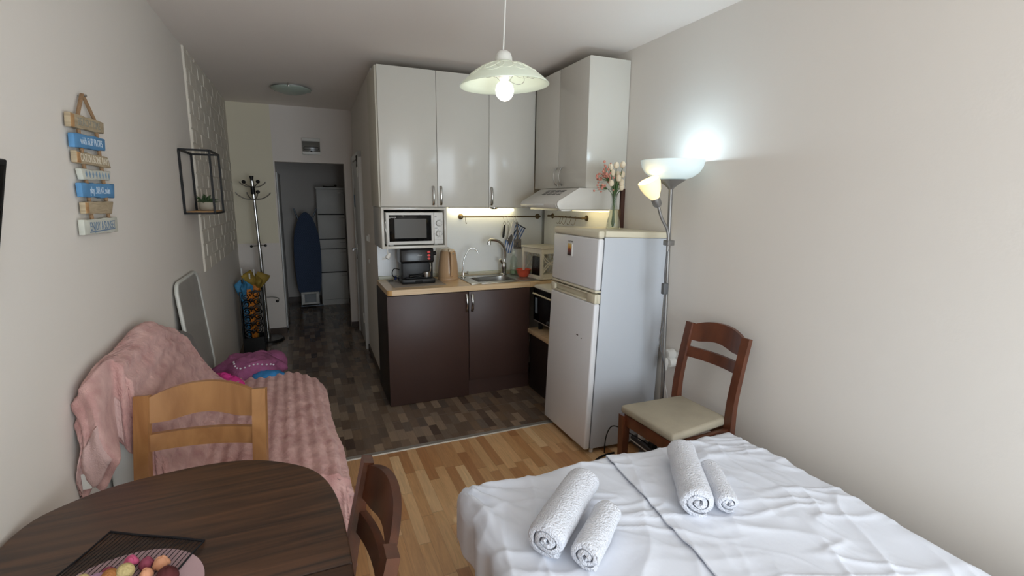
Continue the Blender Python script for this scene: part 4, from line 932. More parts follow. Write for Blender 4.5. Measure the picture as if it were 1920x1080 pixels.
# black wire frame shelf
t = thing('wire_shelf', 'black metal box-frame shelf with wooden base on the left wall', 'shelf', (XL, 3.8, 1.46))
def fb(b, p, q): b.bar([p, q], .012, .012, (1, 0, 0) if abs(p[0] - q[0]) < .01 else (0, 1, 0))
ya, yb, za, zb_, xo = 3.63, 4.02, 1.467, 1.853, .24
x0 = XL + .015
ya, yb = 3.62, 4.0
b = B()
xw_ = XL + .008; xo_ = XL + .168
for y in (ya, yb):
    for x in (xw_, xo_): fb(b, (x, y, za), (x, y, zb_))
    for z in (za, zb_): fb(b, (xw_, y, z), (xo_, y, z))
for x in (xw_, xo_):
    for z in (za, zb_): b.bar([(x, ya, z), (x, yb, z)], .012, .012, (0, 0, 1))
b.done('frame', IRON, t, world=True)
B().box(xw_ + .006, xo_ - .006, ya + .006, yb - .006, za - .004, za + .012, .001).done('board', WDE, t, world=True)
t = thing('succulent', 'small green succulent in a pale pot on the wire shelf', 'plant', (XL + .09, 3.86, za + .0125))
B().lathe([(0, 0), (.035, 0), (.043, .01), (.046, .03), (.042, .055), (.036, .056), (.036, .048), (0, .048)], n=28).done('pot', mat('pale_pot', (178, 170, 154), .7), t)
b = B(); random.seed(2)
for i in range(44):
    a = random.uniform(0, 2 * PI); el = random.uniform(.15, 1.4); L_ = random.uniform(.035, .07)
    d_ = Vector((math.cos(a) * math.cos(el), math.sin(a) * math.cos(el), math.sin(el)))
    p = Vector((d_.x * .02, d_.y * .02, .05)); b.tube([p, p + d_ * L_ * .6, p + d_ * L_ + Vector((0, 0, -.004))], [.004, .005, .0008], 5)
b.done('leaves', mat('succulent_green', (62, 84, 52), .6), t)

# ================================================================== SOFA, BLANKET
GREYF = mat('grey_fabric', (128, 124, 122), .9, bump=(150, .2))
t = thing('sofa', 'grey sofa with white end panel along the left wall, mostly under pink blanket', 'sofa', (-.28, 2.7, 0))
B().prism([(XL + .012, 2.02), (.055, 2.02), (.045, 2.75), (.02, 2.98), (-.04, 3.16), (-.12, 3.34), (-.20, 3.48), (-.30, 3.62), (XL + .012, 3.66)], 'z', .12, .435, .025, seg=3).done('seat', GREYF, t, world=True)
B().prism([(XL + .012, .30), (-.46, .30), (-.50, .50), (-.58, .84), (-.62, .87), (XL + .012, .87)], 'y', 2.0, 3.02, .02).done('backrest', GREYF, t, world=True)
B().prism([(XL + .012, .80), (-.585, .80), (-.61, .93), (-.63, .975), (XL + .012, .975)], 'y', 2.02, 2.50, .02).done('back_cushion', GREYF, t, world=True)
B().prism([(-.664, .06), (-.36, .06), (-.36, .44), (-.47, .52), (-.52, .64), (-.575, .80), (-.664, .84)], 'y', 1.965, 2.0, .01, seg=3).done('end_panel', mat('white_leatherette', (220, 218, 212), .45), t, world=True)
b = B()
for x in (-.60, .0):
    for y in (2.1, 3.4 if x < -.3 else 2.8): b.cyl((x, y, 0), (x, y, .125), .022, n=14)
b.done('foot', BLACK, t, world=True)
PINK = bpy.data.materials.new('pink_fleece'); PINK.use_nodes = True
nt = PINK.node_tree; bs = nt.nodes['Principled BSDF']; tc = nt.nodes.new('ShaderNodeTexCoord')
n1 = nt.nodes.new('ShaderNodeTexNoise'); n1.inputs['Scale'].default_value = 14; n1.inputs['Detail'].default_value = 6; nt.links.new(tc.outputs['Object'], n1.inputs['Vector'])
cr = nt.nodes.new('ShaderNodeValToRGB'); cr.color_ramp.elements[0].position = .3; cr.color_ramp.elements[1].position = .72
cr.color_ramp.elements[0].color = (*lin((186, 136, 130)), 1); cr.color_ramp.elements[1].color = (*lin((224, 182, 174)), 1); nt.links.new(n1.outputs[0], cr.inputs[0]); nt.links.new(cr.outputs[0], bs.inputs['Base Color'])
n2 = nt.nodes.new('ShaderNodeTexNoise'); n2.inputs['Scale'].default_value = 260; n2.inputs['Detail'].default_value = 4; nt.links.new(tc.outputs['Object'], n2.inputs['Vector'])
bm_ = nt.nodes.new('ShaderNodeBump'); bm_.inputs['Strength'].default_value = .6; bm_.inputs['Distance'].default_value = .006; nt.links.new(n2.outputs[0], bm_.inputs['Height']); nt.links.new(bm_.outputs[0], bs.inputs['Normal'])
bs.inputs['Roughness'].default_value = .95; bs.inputs['Sheen Weight'].default_value = .35; bs.inputs['Sheen Tint'].default_value = (.95, .75, .72, 1)
sec = spline([(-.664, 0, .80), (-.660, 0, .88), (-.635, 0, .918), (-.60, 0, .90), (-.56, 0, .80), (-.52, 0, .66), (-.475, 0, .53), (-.42, 0, .472), (-.33, 0, .462), (-.15, 0, .464), (-.02, 0, .458), (.045, 0, .448), (.085, 0, .42), (.10, 0, .36), (.105, 0, .2), (.108, 0, .10)], 10)
cum = [0]
for a, c in zip(sec, sec[1:]): cum.append(cum[-1] + (c - a).length)
TL = cum[-1]
def sec_at(s):
    s = max(0, min(TL, s))
    for i in range(len(cum) - 1):
        if s <= cum[i + 1]:
            t = (s - cum[i]) / max(1e-9, cum[i + 1] - cum[i]); p = sec[i].lerp(sec[i + 1], t); tg = (sec[i + 1] - sec[i]).normalized(); return p, Vector((-tg.z, 0, tg.x))
    return sec[-1], Vector((1, 0, 0))
def hang(x, s, z):
    # how far the near edge hangs down
    if s > TL * .9: return .33
    a_ = .21; b_ = max(.07, z - (.776 - 2.0 * (x + .647))) if x < -.44 else .27
    if x > -.46: b_ = .10 + .18 * smooth01((x + .46) / .08)
    return a_ + (b_ - a_) * smooth01((x + .635) / .02)
def hump(y):
    # the fleece is piled higher over the near half of the backrest
    return .118 * smooth01((2.92 - y) / .55) - .05 * smooth01((1.95 - y) / .25)
def blank(u, v):
    s = u * TL; p, nn = sec_at(s); x, z = p.x, p.z
    fl = 1 - smooth01((x + .636) / .022)          # 1 in the flap next to the wall
    ynear = 1.955 - .175 * fl + .02 * smooth01((x + .56) / .1)
    yfar = 3.03 + .27 * smooth01((x + .60) / .18) - .14 * smooth01((x + .1) / .2)
    H = hang(x, s, z); k = .22
    rid = math.sin(2 * PI * s / .058 + .9 * nz(s * 3, v * 3, 4)) * .0055
    r2 = .009 * nz(s * 7, v * 9, 1.5) + .0035 * nz(s * 26, v * 30, 7) + .0035 * nz(s * 75, v * 120, 2) + .002 * nz(s * 160, v * 250, 5)
    if v < k:
        q = (k - v) / k                           # 1 at the hem
        zz = max(.03, z + hump(ynear) * smooth01((z - .47) / .43) * (1 - q * .6) - H * q ** 1.15); yy = ynear - .02 * math.sin(q * PI / 2) + .010 * math.sin(s * 30) * q
        xx = x
        if fl > 0:
            xx += fl * (.105 * q * (s / (TL * .12)) + .012 * math.sin(q * 6)); yy -= fl * .03 * math.sin(q * PI)
            zz += fl * .03 * math.sin(s * 55) * q
        if s > TL * .82: xx = x + .02 * q
        q2 = min(1, q * 4)
        off = Vector((nn.x * (1 - q2), -q2, nn.z * (1 - q2))) * (rid + r2)
        r = Vector((xx, yy, zz)) + off
        return Vector((max(XL + .005, r.x), r.y, r.z))
    w = (v - k) / (1 - k)
    y = ynear + (yfar - ynear) * w
    zz = z
    if x < -.45:                                  # rounded far end of the backrest
        e = smooth01((w - .72) / .28); zz = z - (z - .47) * e * e * .85; x2 = x + .05 * e
    else: x2 = x
    x2 += -.04 * max(0, (x + .3) / .4) * (w - .35) * 1.6 + (.02 * nz(w * 4, 3.3) if x > 0 else 0)
    if x < -.5: zz += .014 * nz(w * 3.5, s * 2, 9)
    zz += hump(y) * smooth01((z - .47) / .43)
    r = Vector((x2, y, zz)) + nn * (rid + r2)
    return Vector((max(XL + .005, r.x), r.y, r.z))
bo = B().grid(330, 300, blank).done('fleece_blanket', PINK, ang=180, solid=.005)
def lining(u, v):
    a = blank(.012 + .105 * u, .02 + .10 * v); return a + Vector((0, -.010, -.004))
LIN = mat('pale_pink_lining', (206, 172, 166), .95, bump=(200, .4))
li = B().grid(24, 20, lining).done('lining', LIN, bo, ang=180, solid=.003)
tg = blank(.02, .03); B().box(tg.x, tg.x + .022, tg.y - .018, tg.y - .016, tg.z - .02, tg.z + .03).done('care_tag', PLASTIC, bo, smooth=False)
tag(bo, 'fluffy ribbed dusty-pink blanket thrown over the sofa', 'blanket')
# clothes heap on the far end of the sofa
def heap(name, label, cat, c, r, M_, seed, fold=.25, n=40, rot=0):
    def f(u, v):
        a = 2 * PI * u; rr = math.sin(min(1, v * 1.02) * PI / 2)
        w = 1 + fold * nz(math.cos(a) * 1.6 + seed, math.sin(a) * 1.6, v * 2.2) * 1.4
        zx, zy = math.cos(a) * rr, math.sin(a) * rr
        z = r[2] * (math.cos(min(1, v) * PI / 2) ** .7) * (1 + fold * nz(zx * 1.8 + seed, zy * 1.8, 3) * 1.5) + .016 * (.5 - abs(nz(zx * 2.0 + zy * 1.2 + seed, zy * 3 - zx, 6))) * (1 - v ** 4)
        return (r[0] * rr * w * math.cos(a), r[1] * rr * w * math.sin(a), max(0.0, z))
    o = B().grid(n + 1, n // 2, f).done(name, M_, ang=75, solid=.004)
    o.location = c; o.rotation_euler = (0, 0, rot); tag(o, label, cat); XF[o.name] = Matrix.Translation(c) @ Matrix.Rotation(rot, 4, 'Z'); o_surf[name] = f; return o
o_surf = {}
MAG = mat('magenta_cloth', (214, 58, 142), .8, var=(10, .2)); PUR = mat('purple_towel', (150, 84, 122), .95, var=(14, .3), bump=(160, .5)); BLC = mat('blue_garment', (46, 118, 172), .7, var=(7, .5))
pu = heap('bath_towel', 'crumpled purple towel with a dotted border on the sofa end', 'towel', (-.36, 3.46, .437), (.20, .17, .125), PUR, 3.1, .30, 64, .2)
heap('garment', 'magenta cloth heaped beside the leaning panel on the sofa', 'cloth', (-.515, 3.25, .437), (.115, .10, .07), MAG, 8.4, .5)
heap('swimwear', 'folded blue garment with white streaks under the purple towel', 'clothing', (-.27, 3.31, .437), (.105, .055, .05), BLC, 5.7, .2, rot=-.15)
b = B()
for i in range(13):
    p = Vector(o_surf['bath_towel'](.60 + .25 * i / 12, .50 + .22 * i / 12)); p += Vector((0, -.004, .004)); b.sph(p, (.0065, .006, .0055), 8, 6)
b.done('dotted_border', mat('white_dots', (222, 218, 222), .8), pu)
# leaning framed panel
TLp, TRp, BRp, BLp = Vector((-.655, 3.13, 1.10)), Vector((-.655, 3.74, 1.10)), Vector((-.60, 3.64, .437)), Vector((-.60, 3.05, .437))
cpt = (TLp + TRp + BRp + BLp) / 4; ex = ((TRp - TLp) + (BRp - BLp)).normalized(); ez = ((TLp - BLp) + (TRp - BRp)); ez = (ez - ex * ez.dot(ex)).normalized(); ey = ez.cross(ex)
PMX = Matrix((ex, ey, ez)).transposed().to_4x4(); PMX.translation = cpt
t = thing('leaning_mirror', 'white-framed rounded mirror panel in clear film leaning on left wall', 'mirror', (0, 0, 0)); t.location = cpt; XF[t.name] = Matrix.Translation(cpt)
def rrect(w, h, r, n=6):
    P = []
    for (cx, cy, a0) in ((w - r, h - r, 0), (-w + r, h - r, PI / 2), (-w + r, -h + r, PI), (w - r, -h + r, 3 * PI / 2)):
        for i in range(n + 1): a = a0 + i / n * PI / 2; P.append((cx + r * math.cos(a), cy + r * math.sin(a)))
    return P
pw, ph = .292, .33
P = rrect(pw, ph, .07)
B().tube([PMX @ Vector((x, 0, z)) for x, z in P], .010, 8, True).done('frame', mat('white_frame', (216, 216, 208), .4), t, world=True)
B().prism(rrect(pw - .005, ph - .005, .066), 'y', -.002, .003, mx=PMX).done('glass', mat('hazy_mirror', (186, 182, 174), .35, .15), t, world=True)
def film(u, v):
    x = (u - .5) * 2 * (pw - .01); z = (v - .5) * 2 * (ph - .01)
    return PMX @ Vector((x, -.0135 - .002 * abs(nz(x * 9, z * 9, 2)) - .003 * abs(nz(x * 3 + 4, z * 4, 1)), z))
fm = bpy.data.materials.new('clear_film'); fm.use_nodes = True; _n = fm.node_tree; _n.nodes.remove(_n.nodes['Principled BSDF'])
_t = _n.nodes.new('ShaderNodeBsdfTransparent'); _g = _n.nodes.new('ShaderNodeBsdfGlossy'); _g.inputs['Roughness'].default_value = .12
_m = _n.nodes.new('ShaderNodeMixShader'); _m.inputs[0].default_value = .12; _n.links.new(_t.outputs[0], _m.inputs[1]); _n.links.new(_g.outputs[0], _m.inputs[2]); _n.links.new(_m.outputs[0], _n.nodes['Material Output'].inputs[0])
sgn = -1 if (PMX.to_3x3() @ Vector((0, 1, 0))).x < 0 else 1
B().grid(30, 30, film).done('film', fm, t, world=True, ang=180)

# ================================================================== TABLE
TBL = wood_mat('walnut_top', (44, 31, 24), (96, 64, 42), .45, (1.1, 18, 8), 2.6, .08)
TBM = bpy.data.materials['walnut_top']
half = [(.055, .30), (.055, .942), (.051, 1.107), (.038, 1.262), (.003, 1.378), (-.058, 1.458), (-.171, 1.533), (-.284, 1.556), (-.413, 1.547), (-.525, 1.518), (-.612, 1.458), (-.650, 1.40), (-.664, 1.30), (-.666, 1.10), (-.666, .30)]
sp_ = spline([(x, y, 0) for x, y in half], 5)
poly = [(p.x, p.y) for p in sp_] + [(-.62, .20), (-.45, .12), (-.30, .10), (-.15, .12), (0, .20)]
t = thing('dining_table', 'dark walnut dining table with oval end in the near left corner', 'table', (-.31, .85, 0))
ysplit = .985
def clip(poly, keep):
    out = []
    for i in range(len(poly)):
        a, c = poly[i], poly[(i + 1) % len(poly)]
        ia, ic = keep(a), keep(c)
        if ia: out.append(a)
        if ia != ic:
            tt = (ysplit - a[1]) / (c[1] - a[1]); out.append((a[0] + (c[0] - a[0]) * tt, ysplit))
    return out
B().prism([(x, y + (.0006 if abs(y - ysplit) < 1e-6 else 0)) for x, y in clip(poly, lambda p: p[1] >= ysplit)], 'z', .772, .80, .005).done('tabletop', TBL, t, world=True)
B().prism([(x, y - (.0006 if abs(y - ysplit) < 1e-6 else 0)) for x, y in clip(poly, lambda p: p[1] < ysplit)], 'z', .772, .80, .005).done('tabletop', TBL, t, world=True)
DKW = wood_mat('dark_leg_wood', (52, 32, 22), (78, 48, 32), .4)
B().box(-.56, -.06, .35, 1.30, .70, .771, .004).done('apron', DKW, t, world=True)
for x in (-.57, -.055):
    for y in (.36, 1.28): B().bar([(x, y, 0), (x, y, .771)], [.04, .055], [.04, .055]).done('leg', DKW, t, world=True)
# plate, net, potpourri
t = thing('centrepiece_plate', 'round mauve plate on the dining table under black netting', 'plate', (-.375, 1.035, .8003))
B().lathe([(0, 0), (.10, 0), (.145, .004), (.148, .008), (.10, .006), (0, .004)], n=56).done('dish', mat('mauve_ceramic', (196, 164, 168), .45), t)
t = thing('net_doily', 'square black net doily with corded lines over the mauve plate', 'doily', (0, 0, .8095))
NL, NR = Vector((-.455, 1.298, .8095)), Vector((-.248, 1.174, .8095)); ND = Vector((-.105, -.275, 0))
def nzp(a, c):
    p = NL + (NR - NL) * a + ND * c; p.z = .8098 + .0006; 
    dd = (Vector((p.x, p.y)) - Vector((-.375, 1.035))).length
    p.z = .8095 if dd < .15 else max(.8012, .8095 - (dd - .15) * .12)
    return p
b = B()
for i in range(24):
    a = i / 23; b.tube([nzp(a, c / 10) for c in range(11)], .0008 if 0 < i < 23 else .0022, 5)
b.tube([nzp(c / 12, 0) for c in range(13)], .003, 6)
b.done('cords', mat('black_cord', (16, 14, 20), .7), t, world=True)
NETM = bpy.data.materials.new('black_net'); NETM.use_nodes = True; NETM.node_tree.nodes['Principled BSDF'].inputs['Base Color'].default_value = (.01, .009, .012, 1); NETM.node_tree.nodes['Principled BSDF'].inputs['Alpha'].default_value = .12; NETM.node_tree.nodes['Principled BSDF'].inputs['Roughness'].default_value = .8
B().grid(14, 14, lambda u, v: nzp(u, v) + Vector((0, 0, -.0004))).done('mesh', NETM, t, world=True)
def bloom(name, label, c, r, M_, seed, petals=7, cat='dried flower'):
    random.seed(seed); b = B()
    for i in range(petals):
        a = 2 * PI * i / petals + random.uniform(-.2, .2); tl = random.uniform(.3, .7)
        mx_ = Matrix.Rotation(a, 4, 'Z') @ Matrix.Translation((r * .38, 0, r * .15)) @ Matrix.Rotation(-tl, 4, 'Y')
        b.sph((0, 0, 0), (r * .30, r * .42, r * .62), 10, 7, mx=mx_)
    b.sph((0, 0, r * .05), (r * .42, r * .42, r * .55), 10, 7)
    o = b.done(name, M_, ang=180); o.location = c; tag(o, label, cat, 'potpourri on the plate'); return o
Zp = .811
def ball(label, c, r, M_):
    o = B().sph((0, 0, 0), r, 18, 12).done('potpourri_ball', M_, ang=180); o.location = c; tag(o, label, 'dried flower', 'potpourri on the plate')
PK1 = mat('pink_petal', (206, 92, 130), .7, var=(30, .2)); PCH = mat('peach_petal', (222, 160, 124), .7, var=(30, .15)); CRB = mat('cream_ball', (206, 186, 130), .85, bump=(200, .6)); DRD = mat('maroon_petal', (84, 34, 34), .8, var=(30, .3)); AMB = mat('amber_ball', (170, 112, 62), .8, bump=(160, .6)); LIL = mat('lilac_wax', (176, 136, 166), .5); ROS = mat('dusk_rose', (150, 72, 92), .8, var=(30, .2))
bloom('dried_rose', 'bright pink dried bud at the far side of the plate', (-.372, 1.137, Zp + .008), .018, PK1, 1, 5)
bloom('dried_rose', 'peach dried rose at the far right of the plate', (-.313, 1.107, Zp + .009), .020, PCH, 2, 7)
bloom('dried_rose', 'small peach dried rose in the middle of the plate', (-.333, 1.085, Zp + .008), .016, PCH, 3, 6)
bloom('dried_rose', 'peach dried flower nearest the picture edge', (-.352, 1.055, Zp + .008), .016, PCH, 4, 6)
bloom('dried_rose', 'large dark maroon dried flower on the right of the plate', (-.293, 1.060, Zp + .011), .026, DRD, 5, 9)
bloom('dried_rose', 'dusky rose petals between the pink bud and peach rose', (-.342, 1.122, Zp + .006), .018, ROS, 6, 6)
bloom('dried_rose', 'dusky rose petals left of the amber ball', (-.405, 1.118, Zp + .006), .018, ROS, 9, 6)
ball('cream dried ball at the centre of the potpourri', (-.370, 1.096, Zp + .0165), .016, CRB)
ball('amber brown dried ball left of the cream one', (-.394, 1.093, Zp + .0155), .015, AMB)
ball('pale cream seed ball at the left edge of the plate', (-.442, 1.105, Zp + .0125), .012, CRB)
o = B().lathe([(0, 0), (.03, 0), (.036, .008), (.03, .016), (0, .02)], n=28).done('wax_petal', LIL); o.location = (-.415, 1.078, Zp + .003); tag(o, 'smooth lilac wax piece at the near left of the plate', 'wax', 'potpourri on the plate')

# ================================================================== CHAIRS
def make_chair(name, label, wood, seatm, loc, rz, bev_edge=None):
    t = thing(name, label, 'chair', loc, rz, group=None)
    hw = .184; H = .90
    for s_ in (-1, 1):
        pts = spline([(s_ * hw, .035, 0), (s_ * hw, .005, .25), (s_ * hw, 0, .46), (s_ * hw, .012, .62), (s_ * hw, .07, H)], 5)
        B().bar(pts, .044, [.036] * 11 + [.034 - .0009 * i for i in range(len(pts) - 11)]).done('rear_leg', wood, t, ang=30)
    for s_ in (-1, 1):
        B().bar([(s_ * hw, -.375, 0), (s_ * hw, -.37, .30), (s_ * hw, -.37, .43)], [.032, .042, .044], [.032, .042, .044]).done('front_leg', wood, t, ang=30)
    n_ = 24
    def back_y(x, z): return .012 + (.07 - .012) * max(0, (z - .62)) / .28 + .032 * (1 - (x / hw) ** 2)
    def rail_part(zlo, zhi, nm, th=.018):
        b = B(); V = []
        for i in range(n_ + 1):
            x = -hw + .016 + (2 * hw - .032) * i / n_; q = abs(x) / hw
            lo, hi = zlo(q), zhi(q)
            V.append([b.bm.verts.new((x, back_y(x, z) + d_, z)) for (z, d_) in ((lo, -th / 2), (hi, -th / 2), (hi, th / 2), (lo, th / 2))])
        for A, C in zip(V, V[1:]):
            for k in range(4): b.bm.faces.new((A[k], C[k], C[(k + 1) % 4], A[(k + 1) % 4]))
        b.bm.faces.new(V[0]); b.bm.faces.new(V[-1][::-1])
        return b.done(nm, wood, t, ang=30)
    rail_part(lambda q: .806 + .018 * max(0, math.cos(min(1, q / .6) * PI / 2)) ** 1.2, lambda q: H + .045 * (1 - q ** 2.2) - .018, 'crest_rail')
    rail_part(lambda q: .712, lambda q: .768, 'back_slat')
    for s_ in (-1, 1): B().box(s_ * hw - .011, s_ * hw + .011, -.36, -.005, .375, .438, .002).done('side_apron', wood, t)
    B().box(-hw + .012, hw - .012, -.382, -.36, .375, .438, .002).done('front_apron', wood, t)
    B().box(-hw + .012, hw - .012, -.012, .008, .375, .438, .002).done('rear_apron', wood, t)
    sp2 = [(-.200, -.385), (.200, -.385), (.192, -.012), (-.192, -.012)]
    B().prism([(-.196, -.392), (.196, -.392), (.162, .012), (-.162, .012)], 'z', .440, .485, .016, seg=3).done('seat_cushion', seatm, t, ang=60)
    return t
BEE = wood_mat('beech_chair_wood', (150, 102, 60), (182, 132, 82), .35, (14, 14, 3), 1.0, .2)
MAH = wood_mat('mahogany_wood', (80, 42, 26), (108, 60, 38), .32, (14, 14, 3), 1.0, .25)
CHD = wood_mat('brown_chair_wood', (64, 35, 22), (92, 52, 33), .32, (14, 14, 3), 1.0, .25)
SEAT = mat('beige_seat_fabric', (170, 160, 140), .9, var=(5, .1), bump=(200, .2))
make_chair('dining_chair', 'light beech dining chair at the far end of the dining table', BEE, SEAT, (-.371, 1.835, 0), -.19)
make_chair('dining_chair', 'brown wooden chair pushed in at the right side of the dining table', CHD, SEAT, (.050, 1.043, 0), -PI / 2)
make_chair('dining_chair', 'reddish-brown chair with beige seat standing by the right wall beside fridge', MAH, SEAT, (1.925, 1.880, 0), math.radians(-87))

# ================================================================== BED + TOWELS
SHEET = mat('white_cotton', (234, 238, 248), .85, bump=(60, .05), sheen=.1)
ZB = .45
t = thing('bed', 'low folding double bed with wrinkled white sheets in the near right', 'bed', (1.2, .6, 0))
TAUPE = mat('taupe_base', (108, 92, 84), .8)
B().box(.56, 1.86, -.9, 1.58, .08, .22, .02).done('base', TAUPE, t, world=True)
b = B()
for x in (.62, 1.8):
    for y in (-.8, 1.5): b.cyl((x, y, 0), (x, y, .085), .025, n=14)
b.done('foot', BLACK, t, world=True)
B().box(.55, 1.15, -.95, 1.60, .215, .415, .05, 4).done('mattress', SHEET, t, world=True)
B().box(1.16, 1.83, -.95, 1.58, .215, .415, .05, 4).done('mattress', SHEET, t, world=True)
def ridge(n, k, p): return max(0.0, 1 - abs(n) * k) ** p
def wr(x, y, s=0.0):
    w = .010 * nz(x * 2.0 + s, y * 1.8, .3)
    m1 = .5 + .5 * nz(x * 1.7 + s, y * 1.7, 8.8)
    wx, wy = x + .10 * nz(x * 3, y * 3, 4.4 + s), y + .10 * nz(x * 3, y * 3, 7.7 + s)
    w += .014 * m1 * ridge(nz(wx * 2.6 + wy * 4.2 + s, (wx - wy * .5) * 1.1, 1.7), 3.2, 2)
    w += .010 * (1 - m1) * ridge(nz(wx * 6.5 - wy * 2.6, (wy + wx * .4) * 2.0 + s, 5.1), 3.4, 2)
    w += .006 * ridge(nz(wx * 4 + wy * 12 + s, (wx * .9 - wy * .3) * 2.5, 9.4), 3.6, 2)
    w += .004 * m1 * ridge(nz(wx * 15 + wy * 7 + s, (wy - wx * .4) * 4, 2.4), 3.6, 2)
    return 1.2 * w - .009
def edge_prof(t_, r=.045, drop=.2):
    """arc-length t_ beyond the edge -> (outward, down)"""
    L_ = r * PI / 2
    if t_ <= 0: return t_, 0
    if t_ < L_: a = t_ / r; return r * math.sin(a), r * (1 - math.cos(a))
    return r, r + (t_ - L_)
def sheet(x0, x1, y1, y0, dl, dr, df, seed, lift, split=None):
    """flat top from x0..x1, y0..y1 with hanging sides dl / dr and far end df"""
    LX = (x1 - x0) + dl + dr; LY = (y1 - y0) + df
    def f(u, v):
        sx = -dl + u * LX; sy = v * LY
        yy = y0 + sy
        top_y = yy
        ox, dxn = 0, 0
        if sx < 0: o_, dn = edge_prof(-sx); X = x0 + .045 - o_; d1 = dn
        elif sx > x1 - x0: o_, dn = edge_prof(sx - (x1 - x0)); X = x1 - .045 + o_; d1 = dn
        else: X = x0 + .045 + (x1 - x0 - .09) * sx / (x1 - x0); d1 = 0
        if sy > y1 - y0: o_, dn = edge_prof(sy - (y1 - y0)); Y = y1 - .045 + o_; d2 = dn
        else: Y = y0 + (y1 - .045 - y0) * sy / (y1 - y0); d2 = 0
        if split is not None:
            pass
        z = ZB + lift - max(d1, d2) - .25 * min(d1, d2)
        w = wr(X, Y, seed)
        # radiating folds near the far-left corner
        if dl > 0:
            ca = math.atan2(Y - 1.72, X - .50); dd = math.hypot(X - .5, Y - 1.72)
            w += .012 * math.sin(ca * 17 + 2 * nz(ca * 3, dd * 4)) * math.exp(-(dd / .35) ** 2) * smooth01(dd / .1)
        if d1 > .01 or d2 > .01:
            q = min(1, max(d1, d2) / .06)
            fw = .012 * q * (nz(Y * 9 + seed, z * 2.0, X * 2) + .6 * math.sin(Y * 34 + X * 30 + 3 * nz(Y * 3, 2.2)))
            if d1 >= d2: X += fw * (-1 if sx < 0 else 1) + (-.012 if sx < 0 else .0) * q
            else: Y += fw * .3
            z += w * (1 - q)
        else: z += w
        return Vector((X, Y, z))
    return f
B().grid(170, 330, sheet(.505, 1.32, 1.695, -.55, .235, .0, .16, 0.0, 0.0)).done('sheet', SHEET, t, world=True, ang=180, solid=.004)
def right_sheet(u, v):
    g_ = sheet(1.10, 1.90, 1.668, -.55, 0, .22, .16, 3.7, .010)
    p = g_(u, v)
    if u < .25:       # free inner edge follows a slanting line over the left sheet
        k = 1 - u / .25; tgt = 1.085 + (p.y - .955) * .125 + .008 * nz(p.y * 7, 2.0)
        p.x += (tgt - 1.145) * k
        p.z = p.z * (1 - k) + (ZB + .013 + wr(p.x, p.y, 0.0) * (1 if p.y < 1.62 else .4)) * k if p.z > ZB - .03 else p.z
    return p
B().grid(170, 330, right_sheet).done('sheet', SHEET, t, world=True, ang=180, solid=.004)
TERRY = mat('white_terry', (238, 240, 248), .95, bump=(150, 1.0), sheen=.2)
def roll(label, pa, pb, R, turns, seed, flap=0.0):
    pa, pb = Vector(pa), Vector(pb); L_ = (pb - pa).length; d_ = (pb - pa).normalized()
    t = thing('rolled_towel', label, 'towel', tuple(pa), group='rolled towels on the bed')
    up_ = Vector((0, 0, 1)); sd = d_.cross(up_).normalized(); up_ = sd.cross(d_).normalized()
    th = R / (turns + .75) ; n_ = int(turns * 26); nl = 44; b = B()
    outer, inner = [], []
    for i in range(n_ + 1):
        a = i / n_ * turns * 2 * PI; r_ = th * .55 + (R - th * .55) * i / n_
        outer.append((a, r_)); inner.append((a, max(.001, r_ - th * .78)))
    prof = outer + inner[::-1]; rings = []
    a_off = -PI / 2 - turns * 2 * PI + .5
    for j in range(nl + 1):
        s_ = j / nl; e = min(s_, 1 - s_) * L_; rr = 1 - .10 * max(0, 1 - e / .018) ** 2
        ring = []
        for q, (a, r_) in enumerate(prof):
            w = 1 + .07 * nz(math.cos(a + a_off) * 1.5 + seed, s_ * 3.5, math.sin(a + a_off) * 1.5) + .02 * nz(a * 2.0 + seed, s_ * 18)
            rad = r_ * rr * w; lay = i
            px_ = math.cos(a + a_off) * rad * 1.10; pz_ = math.sin(a + a_off) * rad * .92
            pz_ = max(pz_, -R * .82)
            sl_ = s_ * L_ + .010 * nz(a * .8 + seed, 3.3) * (1 if j in (0, nl) else 0) - (.006 * (1 - r_ / R) if j == 0 else 0)
            ring.append(b.bm.verts.new(sd * px_ + up_ * pz_ + d_ * sl_))
        rings.append(ring)
    m_ = len(prof)
    for A, C in zip(rings, rings[1:]):
        for q in range(m_): b.bm.faces.new((A[q], A[(q + 1) % m_], C[(q + 1) % m_], C[q]))
    for ring, fl in ((rings[0], 1), (rings[-1], -1)):
        for q in range(n_):
            f_ = [ring[q], ring[q + 1], ring[m_ - 2 - q], ring[m_ - 1 - q]]
            b.bm.faces.new(f_ if fl > 0 else f_[::-1])
    b.done('roll', TERRY, t, ang=70)
    return t
def flap_s(f): return 1.0 if f >= 0 else -1.0
zr = ZB + .010
roll('large rolled white towel on the left half of the bed', (.640, 1.205, zr + .060), (.935, 1.455, zr + .060), .071, 2.6, 1.1)
roll('short rolled white towel beside the large one on the left bed half', (.728, 1.112, zr + .048), (.922, 1.272, zr + .048), .057, 2.1, 4.2)
roll('large rolled white towel on the right half of the bed, nearest the chair', (1.235, 1.18, zr + .056), (1.45, 1.505, zr + .056), .066, 2.6, 7.7)
roll('slim rolled white towel at the right, between the large roll and the wall', (1.353, 1.155, zr + .040), (1.478, 1.375, zr + .040), .047, 2.1, 9.3)

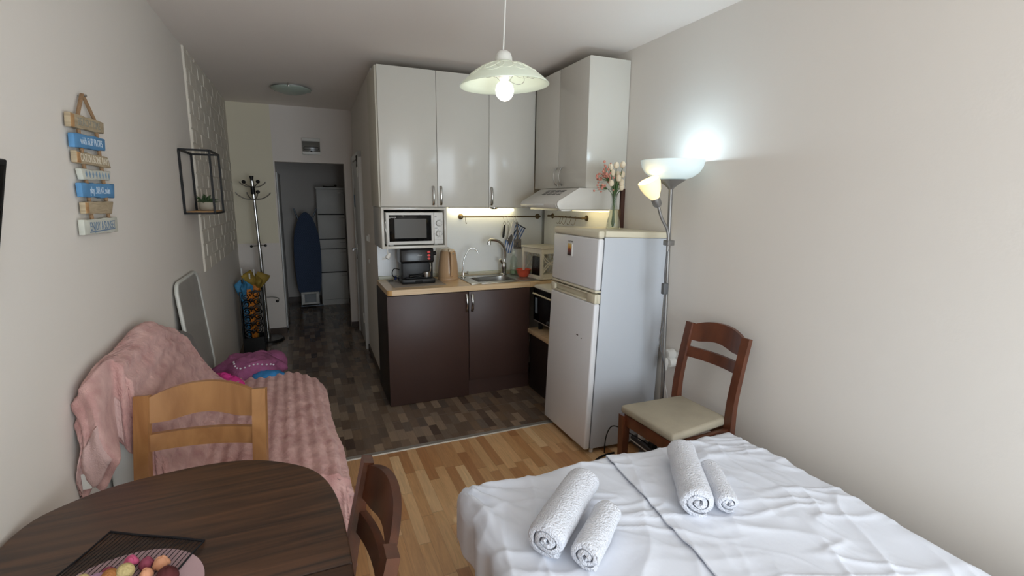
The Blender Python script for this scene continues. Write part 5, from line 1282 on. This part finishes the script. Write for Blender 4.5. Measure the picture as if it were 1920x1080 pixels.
# ================================================================== SOCKETS AND CABLES ON THE RIGHT
t = thing('wall_socket', 'white double wall socket with plugs on the right wall between lamp and chair', 'socket', (XR, 2.262, .60))
B().box(-.012, 0, -.055, .035, -.05, .05, .004).done('plate', PLASTIC, t)
B().lathe([(0, .055), (.03, .055), (.032, .04), (.032, 0), (0, 0)], n=28, mx=Matrix.Rotation(-PI / 2, 4, 'Y'), c=(-.012, .045, .03)).lathe([(0, .045), (.03, .045), (.032, .03), (.032, 0), (0, 0)], n=28, mx=Matrix.Rotation(-PI / 2, 4, 'Y'), c=(-.012, .035, -.02)).done('adapter', PLASTIC, t)
B().lathe([(0, .002), (.02, .002), (.021, 0), (0, 0)], n=24, mx=Matrix.Rotation(-PI / 2, 4, 'Y'), c=(-.0675, .045, .03)).done('socket_face', mat('socket_grey', (196, 192, 184), .5), t)
B().prism([(.068, -.02), (.062, .01), (.03, .012), (.022, -.02), (.035, -.075), (.055, -.075)], 'x', -.085, -.058, .006).done('plug', PLASTIC, t)
B().tube(spline([(-.07, .045, -.075), (-.065, .045, -.14), (-.03, .04, -.3), (-.02, .03, -.59)], 6), .003, 8).done('cable', PLASTIC, t)
t = thing('power_strip', 'dark power strip with plugs lying under the reddish-brown chair', 'power strip', (1.893, 2.285, .0302), PI / 2 - .02)
B().box(-.11, .11, -.028, .028, .001, .05, .006).done('casing', mat('grey_strip', (64, 60, 60), .5), t)
B().box(-.11, .11, -.030, -.027, .02, .028).box(-.11, .11, .027, .030, .02, .028).done('seam', PLASTIC, t, smooth=False)
B().box(-.10, -.05, -.022, .022, .05, .085, .01).done('adapter', RUBBER, t)
B().box(.02, .05, -.02, .02, .05, .11, .006).done('plug', PLASTIC, t)
tag(B().tube(spline([(1.72, 2.36, .007), (1.62, 2.35, .007), (1.53, 2.30, .007), (1.47, 2.22, .007), (1.42, 2.08, .007), (1.40, 1.9, .007)], 8), .006, 8).done('floor_cable', RUBBER), 'black cable snaking across the laminate from under the fridge', 'cable')
tag(B().tube(spline([(1.66, 2.38, .006), (1.665, 2.375, .12), (1.70, 2.36, .19), (1.76, 2.30, .17), (1.84, 2.26, .12), (1.885, 2.25, .085)], 8), .0035, 8).done('thin_cable', RUBBER), 'thin black cable looping from fridge behind the chair leg', 'cable')
tag(B().tube(spline([(1.60, 2.0, .006), (1.64, 1.98, .005), (1.70, 2.02, .03), (1.80, 2.10, .03), (1.88, 2.17, .055)], 8), .005, 8).done('white_cable', PLASTIC), 'white cable rising to the power strip under the chair', 'cable')
